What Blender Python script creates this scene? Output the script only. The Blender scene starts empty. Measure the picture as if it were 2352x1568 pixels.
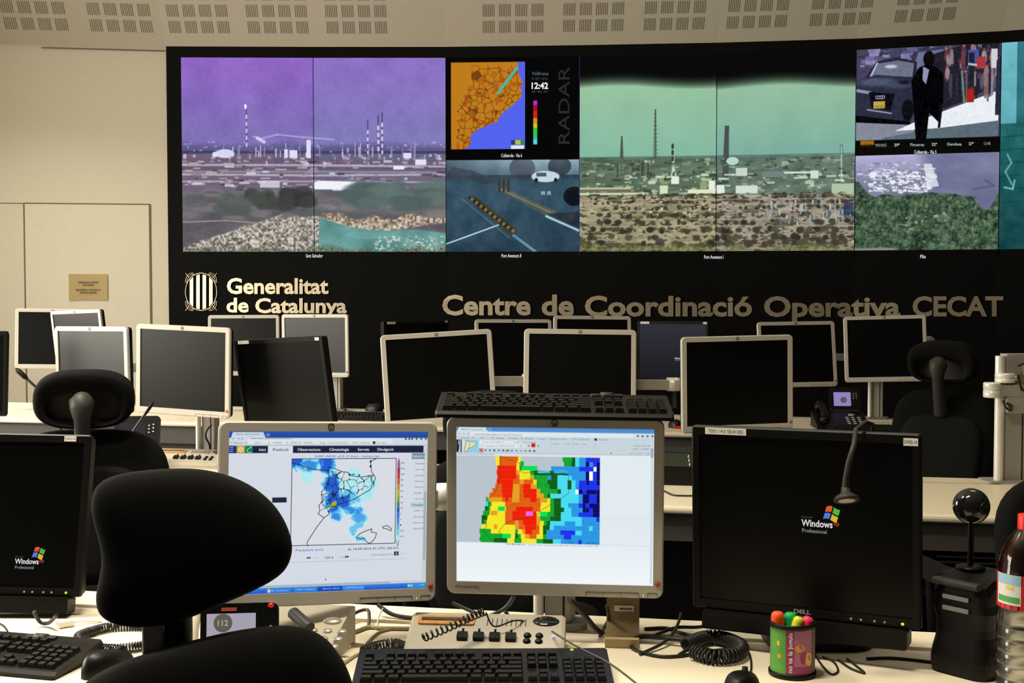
import bpy, math, random
import numpy as np
from mathutils import Matrix, Vector, Euler

SC = bpy.context.scene
COL = SC.collection
PI = math.pi
R_ = math.radians

# ------------------------------------------------------------------ camera
F, PITCH, CAMZ = 2950.0, R_(2.31), 1.415
cam_data = bpy.data.cameras.new('camera')
cam_data.sensor_width = 36.0
cam_data.lens = 36.0 * F / 2352.0
cam_data.clip_start = 0.05
cam = bpy.data.objects.new('camera', cam_data)
COL.objects.link(cam)
cam.location = (0, 0, CAMZ)
cam.rotation_euler = (PI / 2 - PITCH, 0, 0)
SC.camera = cam

# ------------------------------------------------------------------ world, exposure, lights
world = bpy.data.worlds.new('world')
SC.world = world
world.use_nodes = True
world.node_tree.nodes['Background'].inputs[0].default_value = (1.0, 0.86, 0.68, 1)
world.node_tree.nodes['Background'].inputs[1].default_value = 0.01
SC.view_settings.view_transform = 'Standard'
SC.view_settings.look = 'None'
SC.view_settings.exposure = 0.0
SC.view_settings.gamma = 1.0
SC.view_settings.use_curve_mapping = False


def area(name, loc, rot, sx, sy, power, color, spread=180):
    d = bpy.data.lights.new(name, 'AREA')
    d.shape = 'RECTANGLE'
    d.size, d.size_y = sx, sy
    d.energy = power
    d.color = color
    d.spread = R_(spread)
    o = bpy.data.objects.new(name, d)
    COL.objects.link(o)
    o.location = loc
    o.rotation_euler = [R_(a) for a in rot]
    return o


# daylight through the window in the left wall
area('window_daylight', (-4.66, 4.6, 1.72), (0, -90, 0), 1.55, 4.6, 370, (1.0, 0.93, 0.79))
# ceiling lamps over desks; window-side and cream-wall ones are added fill
area('ceiling_or_fill_lamp', (-.60, 1.75, 4.3), (0, 0, 0), 1.2, 0.3, 62, (1.0, 0.90, 0.70), 120)
area('ceiling_or_fill_lamp', (-2.0, 3.1, 3.9), (0, 0, 0), 1.2, 0.6, 78, (1.0, 0.92, 0.76), 100)  # added fill, brightens the monitor frames on the window side
area('ceiling_or_fill_lamp', (-3.3, 7.9, 3.9), (0, 0, 0), 1.2, 0.3, 46, (1.0, 0.92, 0.75), 120)  # added wash for the cream wall
area('ceiling_or_fill_lamp', (1.9, 4.3, 4.3), (0, 0, 0), 1.2, 0.3, 9, (1.0, 0.89, 0.68), 110)

# ------------------------------------------------------------------ rays from the camera (to find where things stand)


def ray(px, py):
    xc, yc = (px - 1176) / F, (784 - py) / F
    return Vector((xc, math.cos(PITCH) + yc * math.sin(PITCH), -math.sin(PITCH) + yc * math.cos(PITCH)))


def at_y(px, py, Y):
    d = ray(px, py)
    t = Y / d.y
    return Vector((d.x * t, Y, CAMZ + d.z * t))


def on_z(px, py, z):
    d = ray(px, py)
    t = (z - CAMZ) / d.z
    return Vector((d.x * t, d.y * t, z))


# ------------------------------------------------------------------ materials
MATS = {}


def lin(c):
    return tuple(((x / 255.0) / 12.92 if x / 255.0 <= 0.04045 else ((x / 255.0 + 0.055) / 1.055) ** 2.4) for x in c)


def mat(name, base, rough=0.5, metal=0.0, noise=0.06, scale=60.0, bump=0.0, bscale=200.0, spec=0.5, coat=0.0, trans=0.0, ior=1.45):
    if name in MATS:
        return MATS[name]
    m = bpy.data.materials.new(name)
    m.use_nodes = True
    nt = m.node_tree
    b = nt.nodes['Principled BSDF']
    b.inputs['Roughness'].default_value = rough
    b.inputs['Metallic'].default_value = metal
    b.inputs['Specular IOR Level'].default_value = spec
    b.inputs['Coat Weight'].default_value = coat
    b.inputs['Transmission Weight'].default_value = trans
    b.inputs['IOR'].default_value = ior
    tc = nt.nodes.new('ShaderNodeTexCoord')
    n = nt.nodes.new('ShaderNodeTexNoise')
    n.inputs['Scale'].default_value = scale
    n.inputs['Detail'].default_value = 4
    nt.links.new(tc.outputs['Object'], n.inputs['Vector'])
    r = nt.nodes.new('ShaderNodeMix')
    r.data_type = 'RGBA'
    r.inputs[6].default_value = tuple(c * (1 - noise) for c in base) + (1,)
    r.inputs[7].default_value = tuple(min(1, c * (1 + noise)) for c in base) + (1,)
    nt.links.new(n.outputs['Fac'], r.inputs[0])
    nt.links.new(r.outputs[2], b.inputs['Base Color'])
    if bump:
        n2 = nt.nodes.new('ShaderNodeTexNoise')
        n2.inputs['Scale'].default_value = bscale
        nt.links.new(tc.outputs['Object'], n2.inputs['Vector'])
        bp = nt.nodes.new('ShaderNodeBump')
        bp.inputs['Strength'].default_value = bump
        bp.inputs['Distance'].default_value = 0.002
        nt.links.new(n2.outputs['Fac'], bp.inputs['Height'])
        nt.links.new(bp.outputs['Normal'], b.inputs['Normal'])
    MATS[name] = m
    return m


def glow(name, rgb, strength=1.0):
    key = name
    if key in MATS:
        return MATS[key]
    m = bpy.data.materials.new(name)
    m.use_nodes = True
    nt = m.node_tree
    nt.nodes.remove(nt.nodes['Principled BSDF'])
    e = nt.nodes.new('ShaderNodeEmission')
    e.inputs[0].default_value = lin(rgb) + (1,)
    e.inputs[1].default_value = strength
    nt.links.new(e.outputs[0], nt.nodes['Material Output'].inputs[0])
    MATS[key] = m
    return m


def picture_mat():
    if 'lit_picture' in MATS:
        return MATS['lit_picture']
    m = bpy.data.materials.new('lit_picture')
    m.use_nodes = True
    nt = m.node_tree
    nt.nodes.remove(nt.nodes['Principled BSDF'])
    a = nt.nodes.new('ShaderNodeAttribute')
    a.attribute_name = 'pixel'
    e = nt.nodes.new('ShaderNodeEmission')
    nt.links.new(a.outputs['Color'], e.inputs[0])
    nt.links.new(e.outputs[0], nt.nodes['Material Output'].inputs[0])
    MATS['lit_picture'] = m
    return m


def m_(n):
    return MATS[n]


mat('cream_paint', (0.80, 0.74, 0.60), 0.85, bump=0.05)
mat('cream_paint_shaded', (0.60, 0.54, 0.43), 0.9, bump=0.05)  # the wall's cream paint with the soffit's shade put into the colour
mat('slit_dark', (0.18, 0.16, 0.125), 0.9)
mat('door_paint', (0.82, 0.76, 0.62), 0.7)
mat('gap_dark', (0.22, 0.17, 0.11), 0.9)
mat('carpet', (0.05, 0.048, 0.045), 0.95, noise=0.3, scale=300)
mat('dark_wall', (0.045, 0.04, 0.036), 0.9)
mat('black_fascia', (0.0035, 0.0032, 0.003), 0.75, spec=0.15)
mat('brass_steel', (0.84, 0.72, 0.53), 0.40, metal=1.0)
mat('desk_cream', (0.82, 0.74, 0.57), 0.45, noise=0.04, scale=120)
mat('desk_edge', (0.16, 0.15, 0.14), 0.6)
mat('apron_grey', (0.055, 0.05, 0.044), 0.6)
mat('black_board', (0.015, 0.014, 0.014), 0.7)
mat('silver_plastic', (0.50, 0.475, 0.42), 0.42, noise=0.03)
mat('bezel_lip', (0.85, 0.82, 0.76), 0.35)
mat('black_plastic', (0.0042, 0.0040, 0.0040), 0.42, spec=0.26)
mat('bezel_black', (0.0042, 0.0042, 0.0045), 0.45, spec=0.26)
mat('black_gloss', (0.01, 0.01, 0.011), 0.08, coat=0.5)
mat('dark_screen', (0.0012, 0.0012, 0.0012), 0.34, noise=0.02, spec=0.28)
mat('black_fabric', (0.0045, 0.0042, 0.004), 0.95, noise=0.4, scale=500, bump=0.25, bscale=900, spec=0.15)
mat('chair_plastic', (0.035, 0.033, 0.030), 0.5, spec=0.3)
mat('chair_shell', (0.004, 0.004, 0.004), 0.7, spec=0.15)
mat('stem_steel_lit', (0.22, 0.22, 0.225), 0.35, metal=0.5)
mat('aluminium', (0.86, 0.84, 0.80), 0.30, metal=0.15)  # on the poles, holds the window highlight of the column edge
mat('aluminium_column', (0.42, 0.40, 0.365), 0.5, metal=0.15)
mat('case_grey', (0.20, 0.20, 0.20), 0.5)
mat('white_plastic', (0.78, 0.74, 0.66), 0.4)
mat('console_plastic', (0.46, 0.42, 0.34), 0.45)
mat('phone_cream', (0.55, 0.50, 0.38), 0.45)
mat('wood_orange', (0.55, 0.27, 0.08), 0.5, noise=0.3, scale=80)
mat('tan_acrylic', (0.36, 0.27, 0.13), 0.35)
mat('key_dark', (0.007, 0.0062, 0.0055), 0.55, spec=0.22)
mat('key_silver', (0.6, 0.57, 0.5), 0.25, metal=0.6)
mat('cable_black', (0.012, 0.011, 0.011), 0.45)
mat('cable_brown', (0.07, 0.05, 0.035), 0.45)
mat('cable_beige', (0.36, 0.30, 0.19), 0.45)
mat('cable_white', (0.7, 0.66, 0.58), 0.4)
mat('paper_white', (0.95, 0.93, 0.88), 0.8)
mat('paper_buff', (0.55, 0.42, 0.20), 0.85)
mat('ink', (0.03, 0.025, 0.02), 0.8)
mat('print_white', (0.85, 0.82, 0.78), 0.6)
mat('print_silver', (0.45, 0.44, 0.42), 0.4)
mat('sticker_red', (0.45, 0.08, 0.05), 0.6)
mat('marker_orange', (1.0, 0.11, 0.015), 0.5)
mat('marker_green', (0.01, 0.42, 0.09), 0.5)
mat('marker_yellow', (0.75, 0.75, 0.03), 0.5)
mat('marker_pink', (1.0, 0.04, 0.12), 0.5)
mat('cup_green', (0.10, 0.36, 0.05), 0.5, noise=0.25, scale=40)
mat('cup_purple', (0.33, 0.04, 0.15), 0.5)
mat('cup_orange', (0.85, 0.33, 0.03), 0.5)
mat('cup_yellow', (0.85, 0.5, 0.05), 0.5)
mat('cup_rose', (0.42, 0.15, 0.26), 0.5)
mat('cap_red', (0.85, 0.015, 0.01), 0.4)
mat('water', (0.93, 0.93, 0.90), 0.28, trans=1.0, ior=1.33, noise=0.0)
mat('label_red', (0.75, 0.03, 0.03), 0.5)
mat('label_pink', (0.80, 0.42, 0.33), 0.5)
mat('label_sky', (0.35, 0.60, 0.75), 0.5)
mat('label_green', (0.10, 0.40, 0.10), 0.5)
mat('label_white', (0.8, 0.8, 0.78), 0.5)
mat('label_yellow', (0.8, 0.7, 0.05), 0.5)
mat('mauve_case', (0.10, 0.06, 0.17), 0.5)


def thin_clear():
    m = bpy.data.materials.new('bottle_plastic')
    m.use_nodes = True
    nt = m.node_tree
    nt.nodes.remove(nt.nodes['Principled BSDF'])
    t = nt.nodes.new('ShaderNodeBsdfTransparent')
    t.inputs[0].default_value = (.90, .91, .90, 1)
    g = nt.nodes.new('ShaderNodeBsdfGlossy')
    g.inputs['Roughness'].default_value = .06
    f = nt.nodes.new('ShaderNodeFresnel')
    f.inputs[0].default_value = 1.5
    x = nt.nodes.new('ShaderNodeMixShader')
    nt.links.new(f.outputs[0], x.inputs[0])
    nt.links.new(t.outputs[0], x.inputs[1])
    nt.links.new(g.outputs[0], x.inputs[2])
    nt.links.new(x.outputs[0], nt.nodes['Material Output'].inputs[0])
    MATS['bottle_plastic'] = m


thin_clear()
mat('lens', (0.75, 0.7, 0.55), 0.25)

# ------------------------------------------------------------------ mesh kit


class MB:
    """collects shapes into one mesh"""

    def __init__(s):
        s.v, s.f, s.mi, s.sm = [], [], [], []

    def add(s, vs, fs, mi=0, smooth=False):
        o = len(s.v)
        s.v += [tuple(p) for p in vs]
        s.f += [tuple(i + o for i in f) for f in fs]
        s.mi += [mi] * len(fs)
        s.sm += [smooth] * len(fs)
        return s

    def box(s, c, d, mi=0, M=None):
        x, y, z = d[0] / 2, d[1] / 2, d[2] / 2
        vs = [Vector((a * x, b * y, e * z)) for a in (-1, 1) for b in (-1, 1) for e in (-1, 1)]
        if M is not None:
            vs = [M @ v for v in vs]
        vs = [v + Vector(c) for v in vs]
        return s.add(vs, [(0, 1, 3, 2), (4, 6, 7, 5), (0, 4, 5, 1), (2, 3, 7, 6), (0, 2, 6, 4), (1, 5, 7, 3)], mi)

    def rbox(s, c, d, r, mi=0, axis='y', n=4, M=None, ch=0.0):
        """box with rounded corners about one axis and a small chamfer on its ends"""
        ax = {'x': (1, 2, 0), 'y': (0, 2, 1), 'z': (0, 1, 2)}[axis]
        a, b, h = d[ax[0]] / 2, d[ax[1]] / 2, d[ax[2]] / 2
        r = min(r, a * 0.999, b * 0.999)

        def loop(off, rr):
            P = []
            for sx, sy, a0 in ((1, 1, 0), (-1, 1, 90), (-1, -1, 180), (1, -1, 270)):
                for k in range(n + 1):
                    t = R_(a0 + 90 * k / n)
                    P.append((sx * (a - r) + (rr) * math.cos(t) - 0 * off, sy * (b - r) + rr * math.sin(t)))
            return P
        levels = [(-h, r - ch), (-h + ch, r), (h - ch, r), (h, r - ch)] if ch else [(-h, r), (h, r)]
        vs, m = [], (n + 1) * 4
        for hh, rr in levels:
            for p, q in loop(0, max(rr, 0.0001)):
                w = [0, 0, 0]
                w[ax[0]], w[ax[1]], w[ax[2]] = p, q, hh
                vs.append(Vector(w))
        fs = []
        for l in range(len(levels) - 1):
            for i in range(m):
                j = (i + 1) % m
                fs.append((l * m + i, l * m + j, (l + 1) * m + j, (l + 1) * m + i))
        fs.append(tuple(range(m - 1, -1, -1)))
        fs.append(tuple((len(levels) - 1) * m + i for i in range(m)))
        if M is not None:
            vs = [M @ v for v in vs]
        return s.add([v + Vector(c) for v in vs], fs, mi)

    def frame(s, w, h, iw, ih, zc, r, y0, y1, mi=0, n=5, lip=None):
        """rounded picture-frame with a rectangular opening, from y0 (front) to y1 (back)"""
        def rr(a, b, r, zc=0):
            P = []
            for sx, sy, a0 in ((1, 1, 0), (-1, 1, 90), (-1, -1, 180), (1, -1, 270)):
                for k in range(n + 1):
                    t = R_(a0 + 90 * k / n)
                    P.append((sx * (a - r) + r * math.cos(t), zc + sy * (b - r) + r * math.sin(t)))
            return P
        ch = 0.003
        O0 = rr(w / 2 - ch, h / 2 - ch, max(r - ch, .001))
        O1 = rr(w / 2, h / 2, r)
        I = rr(iw / 2, ih / 2, 0.0008, zc)
        m = len(O0)
        vs = [(x, y0, z) for x, z in I] + [(x, y0, z) for x, z in O0] + [(x, y0 + ch, z) for x, z in O1] + [(x, y1, z) for x, z in O1] + [(x, y1, z) for x, z in I]
        fs = []
        for l in range(4):
            for i in range(m):
                j = (i + 1) % m
                fs.append((l * m + i, l * m + j, (l + 1) * m + j, (l + 1) * m + i))
        s.add(vs, fs, mi)
        # inner lip
        vs = [(x, y0, z) for x, z in I] + [(x, y1, z) for x, z in I]
        s.add(vs, [(i, i + m, (i + 1) % m + m, (i + 1) % m) for i in range(m)], mi if lip is None else lip)
        return s

    def tube(s, pts, r, n=10, mi=0, cap=True):
        pts = [Vector(p) for p in pts]
        rs = r if isinstance(r, (list, tuple)) else [r] * len(pts)
        vs, fs = [], []
        up = None
        for i, p in enumerate(pts):
            t = (pts[min(i + 1, len(pts) - 1)] - pts[max(i - 1, 0)])
            t = t.normalized() if t.length > 1e-9 else Vector((0, 0, 1))
            if up is None:
                up = Vector((0, 0, 1)) if abs(t.z) < 0.9 else Vector((1, 0, 0))
            a = t.cross(up)
            a = a.normalized() if a.length > 1e-6 else t.orthogonal().normalized()
            b = a.cross(t)
            up = b
            for k in range(n):
                w = 2 * PI * k / n
                vs.append(p + (a * math.cos(w) + b * math.sin(w)) * rs[i])
        for i in range(len(pts) - 1):
            for k in range(n):
                l = (k + 1) % n
                fs.append((i * n + k, i * n + l, (i + 1) * n + l, (i + 1) * n + k))
        s.add(vs, fs, mi, True)
        if cap:
            o = (len(pts) - 1) * n
            s.add([vs[k] for k in range(n)], [tuple(range(n - 1, -1, -1))], mi)
            s.add([vs[o + k] for k in range(n)], [tuple(range(n))], mi)
        return s

    def lathe(s, prof, c=(0, 0, 0), n=24, mi=0, M=None, a0=0, a1=360, mi_f=None):
        """prof: (r, z) pairs, turned about z"""
        full = abs(a1 - a0) >= 360
        cols = n if full else n + 1
        vs = []
        for r, z in prof:
            for k in range(cols):
                t = R_(a0 + (a1 - a0) * k / n)
                vs.append(Vector((r * math.cos(t), r * math.sin(t), z)))
        if M is not None:
            vs = [M @ v for v in vs]
        vs = [v + Vector(c) for v in vs]
        for i in range(len(prof) - 1):
            for k in range(n):
                l = (k + 1) % cols if full else k + 1
                if mi_f is not None:
                    pass
        fs = []
        for i in range(len(prof) - 1):
            for k in range(n):
                l = (k + 1) % cols if full else k + 1
                fs.append((i * cols + k, i * cols + l, (i + 1) * cols + l, (i + 1) * cols + k))
        return s.add(vs, fs, mi, True)

    def ball(s, c, rad, mi=0, n=24, e=1.0, M=None):
        """(super)ellipsoid"""
        def sp(x, p):
            return math.copysign(abs(x) ** p, x)
        vs, fs = [], []
        m = n // 2
        for i in range(m + 1):
            v = -PI / 2 + PI * i / m
            for k in range(n):
                u = 2 * PI * k / n
                vs.append(Vector((rad[0] * sp(math.cos(v), e) * sp(math.cos(u), e), rad[1] * sp(math.cos(v), e) * sp(math.sin(u), e), rad[2] * sp(math.sin(v), e))))
        if M is not None:
            vs = [M @ v for v in vs]
        vs = [v + Vector(c) for v in vs]
        for i in range(m):
            for k in range(n):
                l = (k + 1) % n
                fs.append((i * n + k, i * n + l, (i + 1) * n + l, (i + 1) * n + k))
        return s.add(vs, fs, mi, True)

    def inflate(s, outline, thick, mi=0, p=2.6, rings=9, back=1.0):
        """outline: (x, z) pairs, y is thickness: a cushion"""
        P = [Vector(q) for q in outline]
        cx = sum(q[0] for q in P) / len(P)
        cz = sum(q[1] for q in P) / len(P)
        L = [(0.0, -thick)]
        for k in range(1, rings):
            a = PI / 2 * k / rings
            L.append((math.sin(a), -thick * (max(0, 1 - math.sin(a) ** p)) ** (1 / p)))
        L.append((1.0, 0.0))
        L += [(t, -y * back) for t, y in L[-2::-1]]
        vs, fs, m = [], [], len(P)
        for t, y in L:
            tt = max(t, 0.001)
            for q in P:
                vs.append((cx + (q[0] - cx) * tt, y, cz + (q[1] - cz) * tt))
        for l in range(len(L) - 1):
            for i in range(m):
                j = (i + 1) % m
                fs.append((l * m + i, l * m + j, (l + 1) * m + j, (l + 1) * m + i))
        return s.add(vs, fs, mi, True)

    def prism(s, poly, y0, y1, mi=0):
        """poly in x,z extruded along y"""
        n = len(poly)
        vs = [(x, y0, z) for x, z in poly] + [(x, y1, z) for x, z in poly]
        fs = [(i, (i + 1) % n, (i + 1) % n + n, i + n) for i in range(n)] + [tuple(range(n - 1, -1, -1)), tuple(range(n, 2 * n))]
        return s.add(vs, fs, mi)

    def mesh(s, name, mats, M=None):
        me = bpy.data.meshes.new(name)
        vs = s.v if M is None else [tuple(M @ Vector(v)) for v in s.v]
        me.from_pydata(vs, [], s.f)
        for mt in (mats if isinstance(mats, (list, tuple)) else [mats]):
            me.materials.append(MATS[mt] if isinstance(mt, str) else mt)
        me.polygons.foreach_set('material_index', s.mi)
        me.polygons.foreach_set('use_smooth', s.sm)
        me.update()
        return me

    def obj(s, name, mats, parent=None, M=None):
        return link(name, s.mesh(name, mats, M), parent)


def link(name, me, parent=None):
    o = bpy.data.objects.new(name, me)
    COL.objects.link(o)
    if parent is not None:
        o.parent = parent
    return o


def world_part(o, root, M):
    """a part whose mesh was made in world space, put under a root with matrix M"""
    o.parent = root
    o.matrix_parent_inverse = M.inverted()
    return o


def tag(o, label, cat, group=None):
    o['label'] = label
    o['category'] = cat
    if group:
        o['group'] = group
    return o


def thing(name, label, cat, loc=(0, 0, 0), rot=(0, 0, 0), group=None, mode='XYZ'):
    o = bpy.data.objects.new(name, None)
    o.empty_display_size = 0.05
    COL.objects.link(o)
    o.location = loc
    o.rotation_mode = mode
    o.rotation_euler = rot
    return tag(o, label, cat, group)


def mtx(o):
    return Matrix.Translation(o.location) @ o.rotation_euler.to_matrix().to_4x4() @ Matrix.Diagonal(tuple(o.scale) + (1,))


def structure(o):
    o['kind'] = 'structure'
    return o


# ------------------------------------------------------------------ lettering
_TXT = {}


def text_geo(s, bold=0.0, depth=0.0):
    """glyph mesh of height-1 lettering: vertices (x, y, z) and faces"""
    k = (s, bold, depth)
    if k in _TXT:
        return _TXT[k]
    cu = bpy.data.curves.new('lettering', 'FONT')
    cu.body = s
    cu.size = 1.0
    cu.offset = bold
    cu.extrude = depth
    cu.resolution_u = 3
    o = bpy.data.objects.new('lettering', cu)
    COL.objects.link(o)
    dg = bpy.context.evaluated_depsgraph_get()
    me = bpy.data.meshes.new_from_object(o.evaluated_get(dg))
    vs = [tuple(v.co) for v in me.vertices]
    fs = [tuple(p.vertices) for p in me.polygons]
    bpy.data.objects.remove(o)
    bpy.data.curves.remove(cu)
    bpy.data.meshes.remove(me)
    xs = [v[0] for v in vs] or [0]
    _TXT[k] = (vs, fs, min(xs), max(xs))
    return _TXT[k]


def put_text(mb, s, x, z, size, y=0.0, mi=0, align='l', bold=0.0, width=None, rot=0.0, shear=0.0):
    """lettering in the x-z plane facing -y; size = cap height"""
    vs, fs, x0, x1 = text_geo(s, bold)
    k = size / 0.70
    kx = k if width is None else width / max(1e-6, (x1 - x0))
    wid = (x1 - x0) * kx
    off = {'l': 0, 'c': -wid / 2, 'r': -wid}[align]
    c, sn = math.cos(rot), math.sin(rot)
    out = []
    for a, b, _ in vs:
        p, q = (a - x0) * kx + off + shear * b * k, b * k
        out.append((x + p * c - q * sn, y, z + p * sn + q * c))
    mb.add(out, fs, mi)


# ------------------------------------------------------------------ painted pictures for lit displays


class Pic:
    """a picture in coordinates x0..x1, y0..y1 (y down)"""

    def __init__(s, x0, y0, x1, y1, W, bg=(0, 0, 0)):
        s.x0, s.y0, s.x1, s.y1 = x0, y0, x1, y1
        s.W = W
        s.H = int(round(W * (y1 - y0) / (x1 - x0)))
        s.k = (W - 1) / (x1 - x0)
        s.ky = (s.H - 1) / (y1 - y0)
        s.a = np.zeros((s.H, s.W, 3)) + np.array(bg, float)
        s.X = np.linspace(x0, x1, s.W)[None, :] + np.zeros((s.H, 1))
        s.Y = np.linspace(y0, y1, s.H)[:, None] + np.zeros((1, s.W))
        s.rng = np.random.default_rng(7)

    def sl(s, xa, ya, xb, yb):
        i0 = max(0, int(math.floor((xa - s.x0) * s.k)) - 1)
        i1 = min(s.W, int(math.ceil((xb - s.x0) * s.k)) + 2)
        j0 = max(0, int(math.floor((ya - s.y0) * s.ky)) - 1)
        j1 = min(s.H, int(math.ceil((yb - s.y0) * s.ky)) + 2)
        return slice(j0, max(j0, j1)), slice(i0, max(i0, i1))

    def mix(s, sl, m, c):
        m = m[..., None]
        s.a[sl] = s.a[sl] * (1 - m) + np.array(c, float) * m

    def rect(s, xa, ya, xb, yb, c, al=1.0):
        sl = s.sl(xa, ya, xb, yb)
        X, Y = s.X[sl], s.Y[sl]
        if X.size == 0:
            return
        m = np.clip(np.minimum(X - xa, xb - X) * s.k + .5, 0, 1) * np.clip(np.minimum(Y - ya, yb - Y) * s.ky + .5, 0, 1)
        s.mix(sl, m * al, c)

    def ell(s, cx, cy, rx, ry, c, al=1.0, soft=0.12):
        sl = s.sl(cx - rx * 1.2, cy - ry * 1.2, cx + rx * 1.2, cy + ry * 1.2)
        X, Y = s.X[sl], s.Y[sl]
        if X.size == 0:
            return
        d = np.sqrt(((X - cx) / rx) ** 2 + ((Y - cy) / ry) ** 2)
        s.mix(sl, np.clip((1 - d) / soft + .5, 0, 1) * al, c)

    def poly(s, pts, c, al=1.0):
        xs = [p[0] for p in pts]
        ys = [p[1] for p in pts]
        sl = s.sl(min(xs), min(ys), max(xs), max(ys))
        X, Y = s.X[sl], s.Y[sl]
        if X.size == 0:
            return
        acc = np.zeros(X.shape)
        for ox, oy in ((-.25, -.25), (.25, -.25), (-.25, .25), (.25, .25)):
            ins = np.zeros(X.shape, bool)
            xx, yy = X + ox / s.k, Y + oy / s.ky
            for i in range(len(pts)):
                xa, ya = pts[i]
                xb, yb = pts[i - 1]
                if ya == yb:
                    continue
                cnd = ((ya > yy) != (yb > yy)) & (xx < (xb - xa) * (yy - ya) / (yb - ya) + xa)
                ins ^= cnd
            acc += ins
        s.mix(sl, acc / 4 * al, c)

    def line(s, pts, w, c, al=1.0):
        for (xa, ya), (xb, yb) in zip(pts[:-1], pts[1:]):
            sl = s.sl(min(xa, xb) - w, min(ya, yb) - w, max(xa, xb) + w, max(ya, yb) + w)
            X, Y = s.X[sl], s.Y[sl]
            if X.size == 0:
                continue
            dx, dy = xb - xa, yb - ya
            L = max(1e-9, dx * dx + dy * dy)
            t = np.clip(((X - xa) * dx + (Y - ya) * dy) / L, 0, 1)
            d = np.sqrt((X - xa - t * dx) ** 2 + (Y - ya - t * dy) ** 2)
            s.mix(sl, np.clip((w / 2 - d) * s.k + .5, 0, 1) * al, c)

    def noise(s, cell, seed, aspect=1.0):
        r = np.random.default_rng(seed)
        gx, gy = (s.X - s.x0) / (cell * aspect), (s.Y - s.y0) / cell
        nx, ny = int(gx.max()) + 3, int(gy.max()) + 3
        g = r.random((ny, nx))
        i, j = gx.astype(int), gy.astype(int)
        u, v = gx - i, gy - j
        u, v = u * u * (3 - 2 * u), v * v * (3 - 2 * v)
        return (g[j, i] * (1 - u) + g[j, i + 1] * u) * (1 - v) + (g[j + 1, i] * (1 - u) + g[j + 1, i + 1] * u) * v

    def fbm(s, cell, seed, aspect=1.0, oct=4):
        t, a, w = 0, 1.0, 0
        for k in range(oct):
            t = t + a * s.noise(cell / 2 ** k, seed + k, aspect)
            w += a
            a *= .6
        return t / w

    def vgrad(s, ya, yb, ca, cb, xa=None, xb=None, al=1.0):
        t = np.clip((s.Y - ya) / (yb - ya), 0, 1)[..., None]
        c = np.array(ca, float) * (1 - t) + np.array(cb, float) * t
        m = ((s.Y >= ya) & (s.Y <= yb)).astype(float)
        if xa is not None:
            m *= np.clip((s.X - xa) * s.k + .5, 0, 1) * np.clip((xb - s.X) * s.k + .5, 0, 1)
        m = m[..., None] * al
        s.a = s.a * (1 - m) + c * m

    def fill(s, m, c, al=1.0):
        m = np.clip(m, 0, 1)[..., None] * al
        s.a = s.a * (1 - m) + np.array(c, float) * m

    def bits(s, n, xa, ya, xb, yb, w, h, cols, seed, al=.9):
        r = random.Random(seed)
        for _ in range(n):
            x, y = r.uniform(xa, xb), r.uniform(ya, yb)
            ww, hh = r.uniform(*w), r.uniform(*h)
            s.rect(x, y, x + ww, y + hh, r.choice(cols), al)

    def blobs(s, n, xa, ya, xb, yb, w, h, cols, seed, al=.9):
        r = random.Random(seed)
        L = sorted((r.uniform(ya, yb), r.uniform(xa, xb)) for _ in range(n))
        for y, x in L:
            s.ell(x, y, r.uniform(*w), r.uniform(*h), r.choice(cols), al, .5)

    def mesh(s, name, fn, gain=1.0):
        """fn(u, v) arrays -> X, Y, Z arrays; a finely divided sheet coloured dot by dot"""
        u, v = np.meshgrid(np.linspace(0, 1, s.W), np.linspace(0, 1, s.H))
        co = np.stack(fn(u, v), -1).reshape(-1, 3)
        idx = np.arange(s.W * s.H).reshape(s.H, s.W)
        q = np.stack([idx[1:, :-1], idx[1:, 1:], idx[:-1, 1:], idx[:-1, :-1]], -1).reshape(-1)
        nf = len(q) // 4
        me = bpy.data.meshes.new(name)
        me.vertices.add(len(co))
        me.vertices.foreach_set('co', co.astype(np.float32).ravel())
        me.loops.add(len(q))
        me.loops.foreach_set('vertex_index', q.astype(np.int32))
        me.polygons.add(nf)
        me.polygons.foreach_set('loop_start', (np.arange(nf) * 4).astype(np.int32))
        me.update(calc_edges=True)
        c = np.clip(s.a / 255.0, 0, 1)
        c = np.where(c <= .04045, c / 12.92, ((c + .055) / 1.055) ** 2.4) * gain
        c = np.concatenate([c, np.ones(c.shape[:2] + (1,))], -1)
        at = me.attributes.new('pixel', 'FLOAT_COLOR', 'POINT')
        at.data.foreach_set('color', c.astype(np.float32).ravel())
        me.materials.append(picture_mat())
        return me


DESK_Z = 0.74
SLOPE = -0.195
ROW_A = math.atan(SLOPE)

# ================================================================== ROOM
# front wall line: image column -> distance (a gently curved video wall)
NODES = [(388, 10.08), (422, 10.08), (723, 10.10), (1025, 10.10), (1330, 10.03), (1643, 9.93), (1960, 9.77), (2290, 9.49), (2620, 9.12), (2760, 8.95)]
NPX = [n[0] for n in NODES]
NX = [(p - 1176) / F * d for p, d in NODES]
NY = [d for p, d in NODES]


def wall_xy(px):
    return np.interp(px, NPX, NX), np.interp(px, NPX, NY)


def wall_y_at(X):
    return float(np.interp(X, NX, NY))


ZT, ZB = 3.22, 1.712
FAS_TOP = 3.355
XL, XR, YB = -4.7, 5.6, -3.0

mb = MB()
mb.box((0.45, 3.6, -0.05), (10.4, 13.4, 0.1))
structure(mb.obj('floor', 'carpet'))

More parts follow.
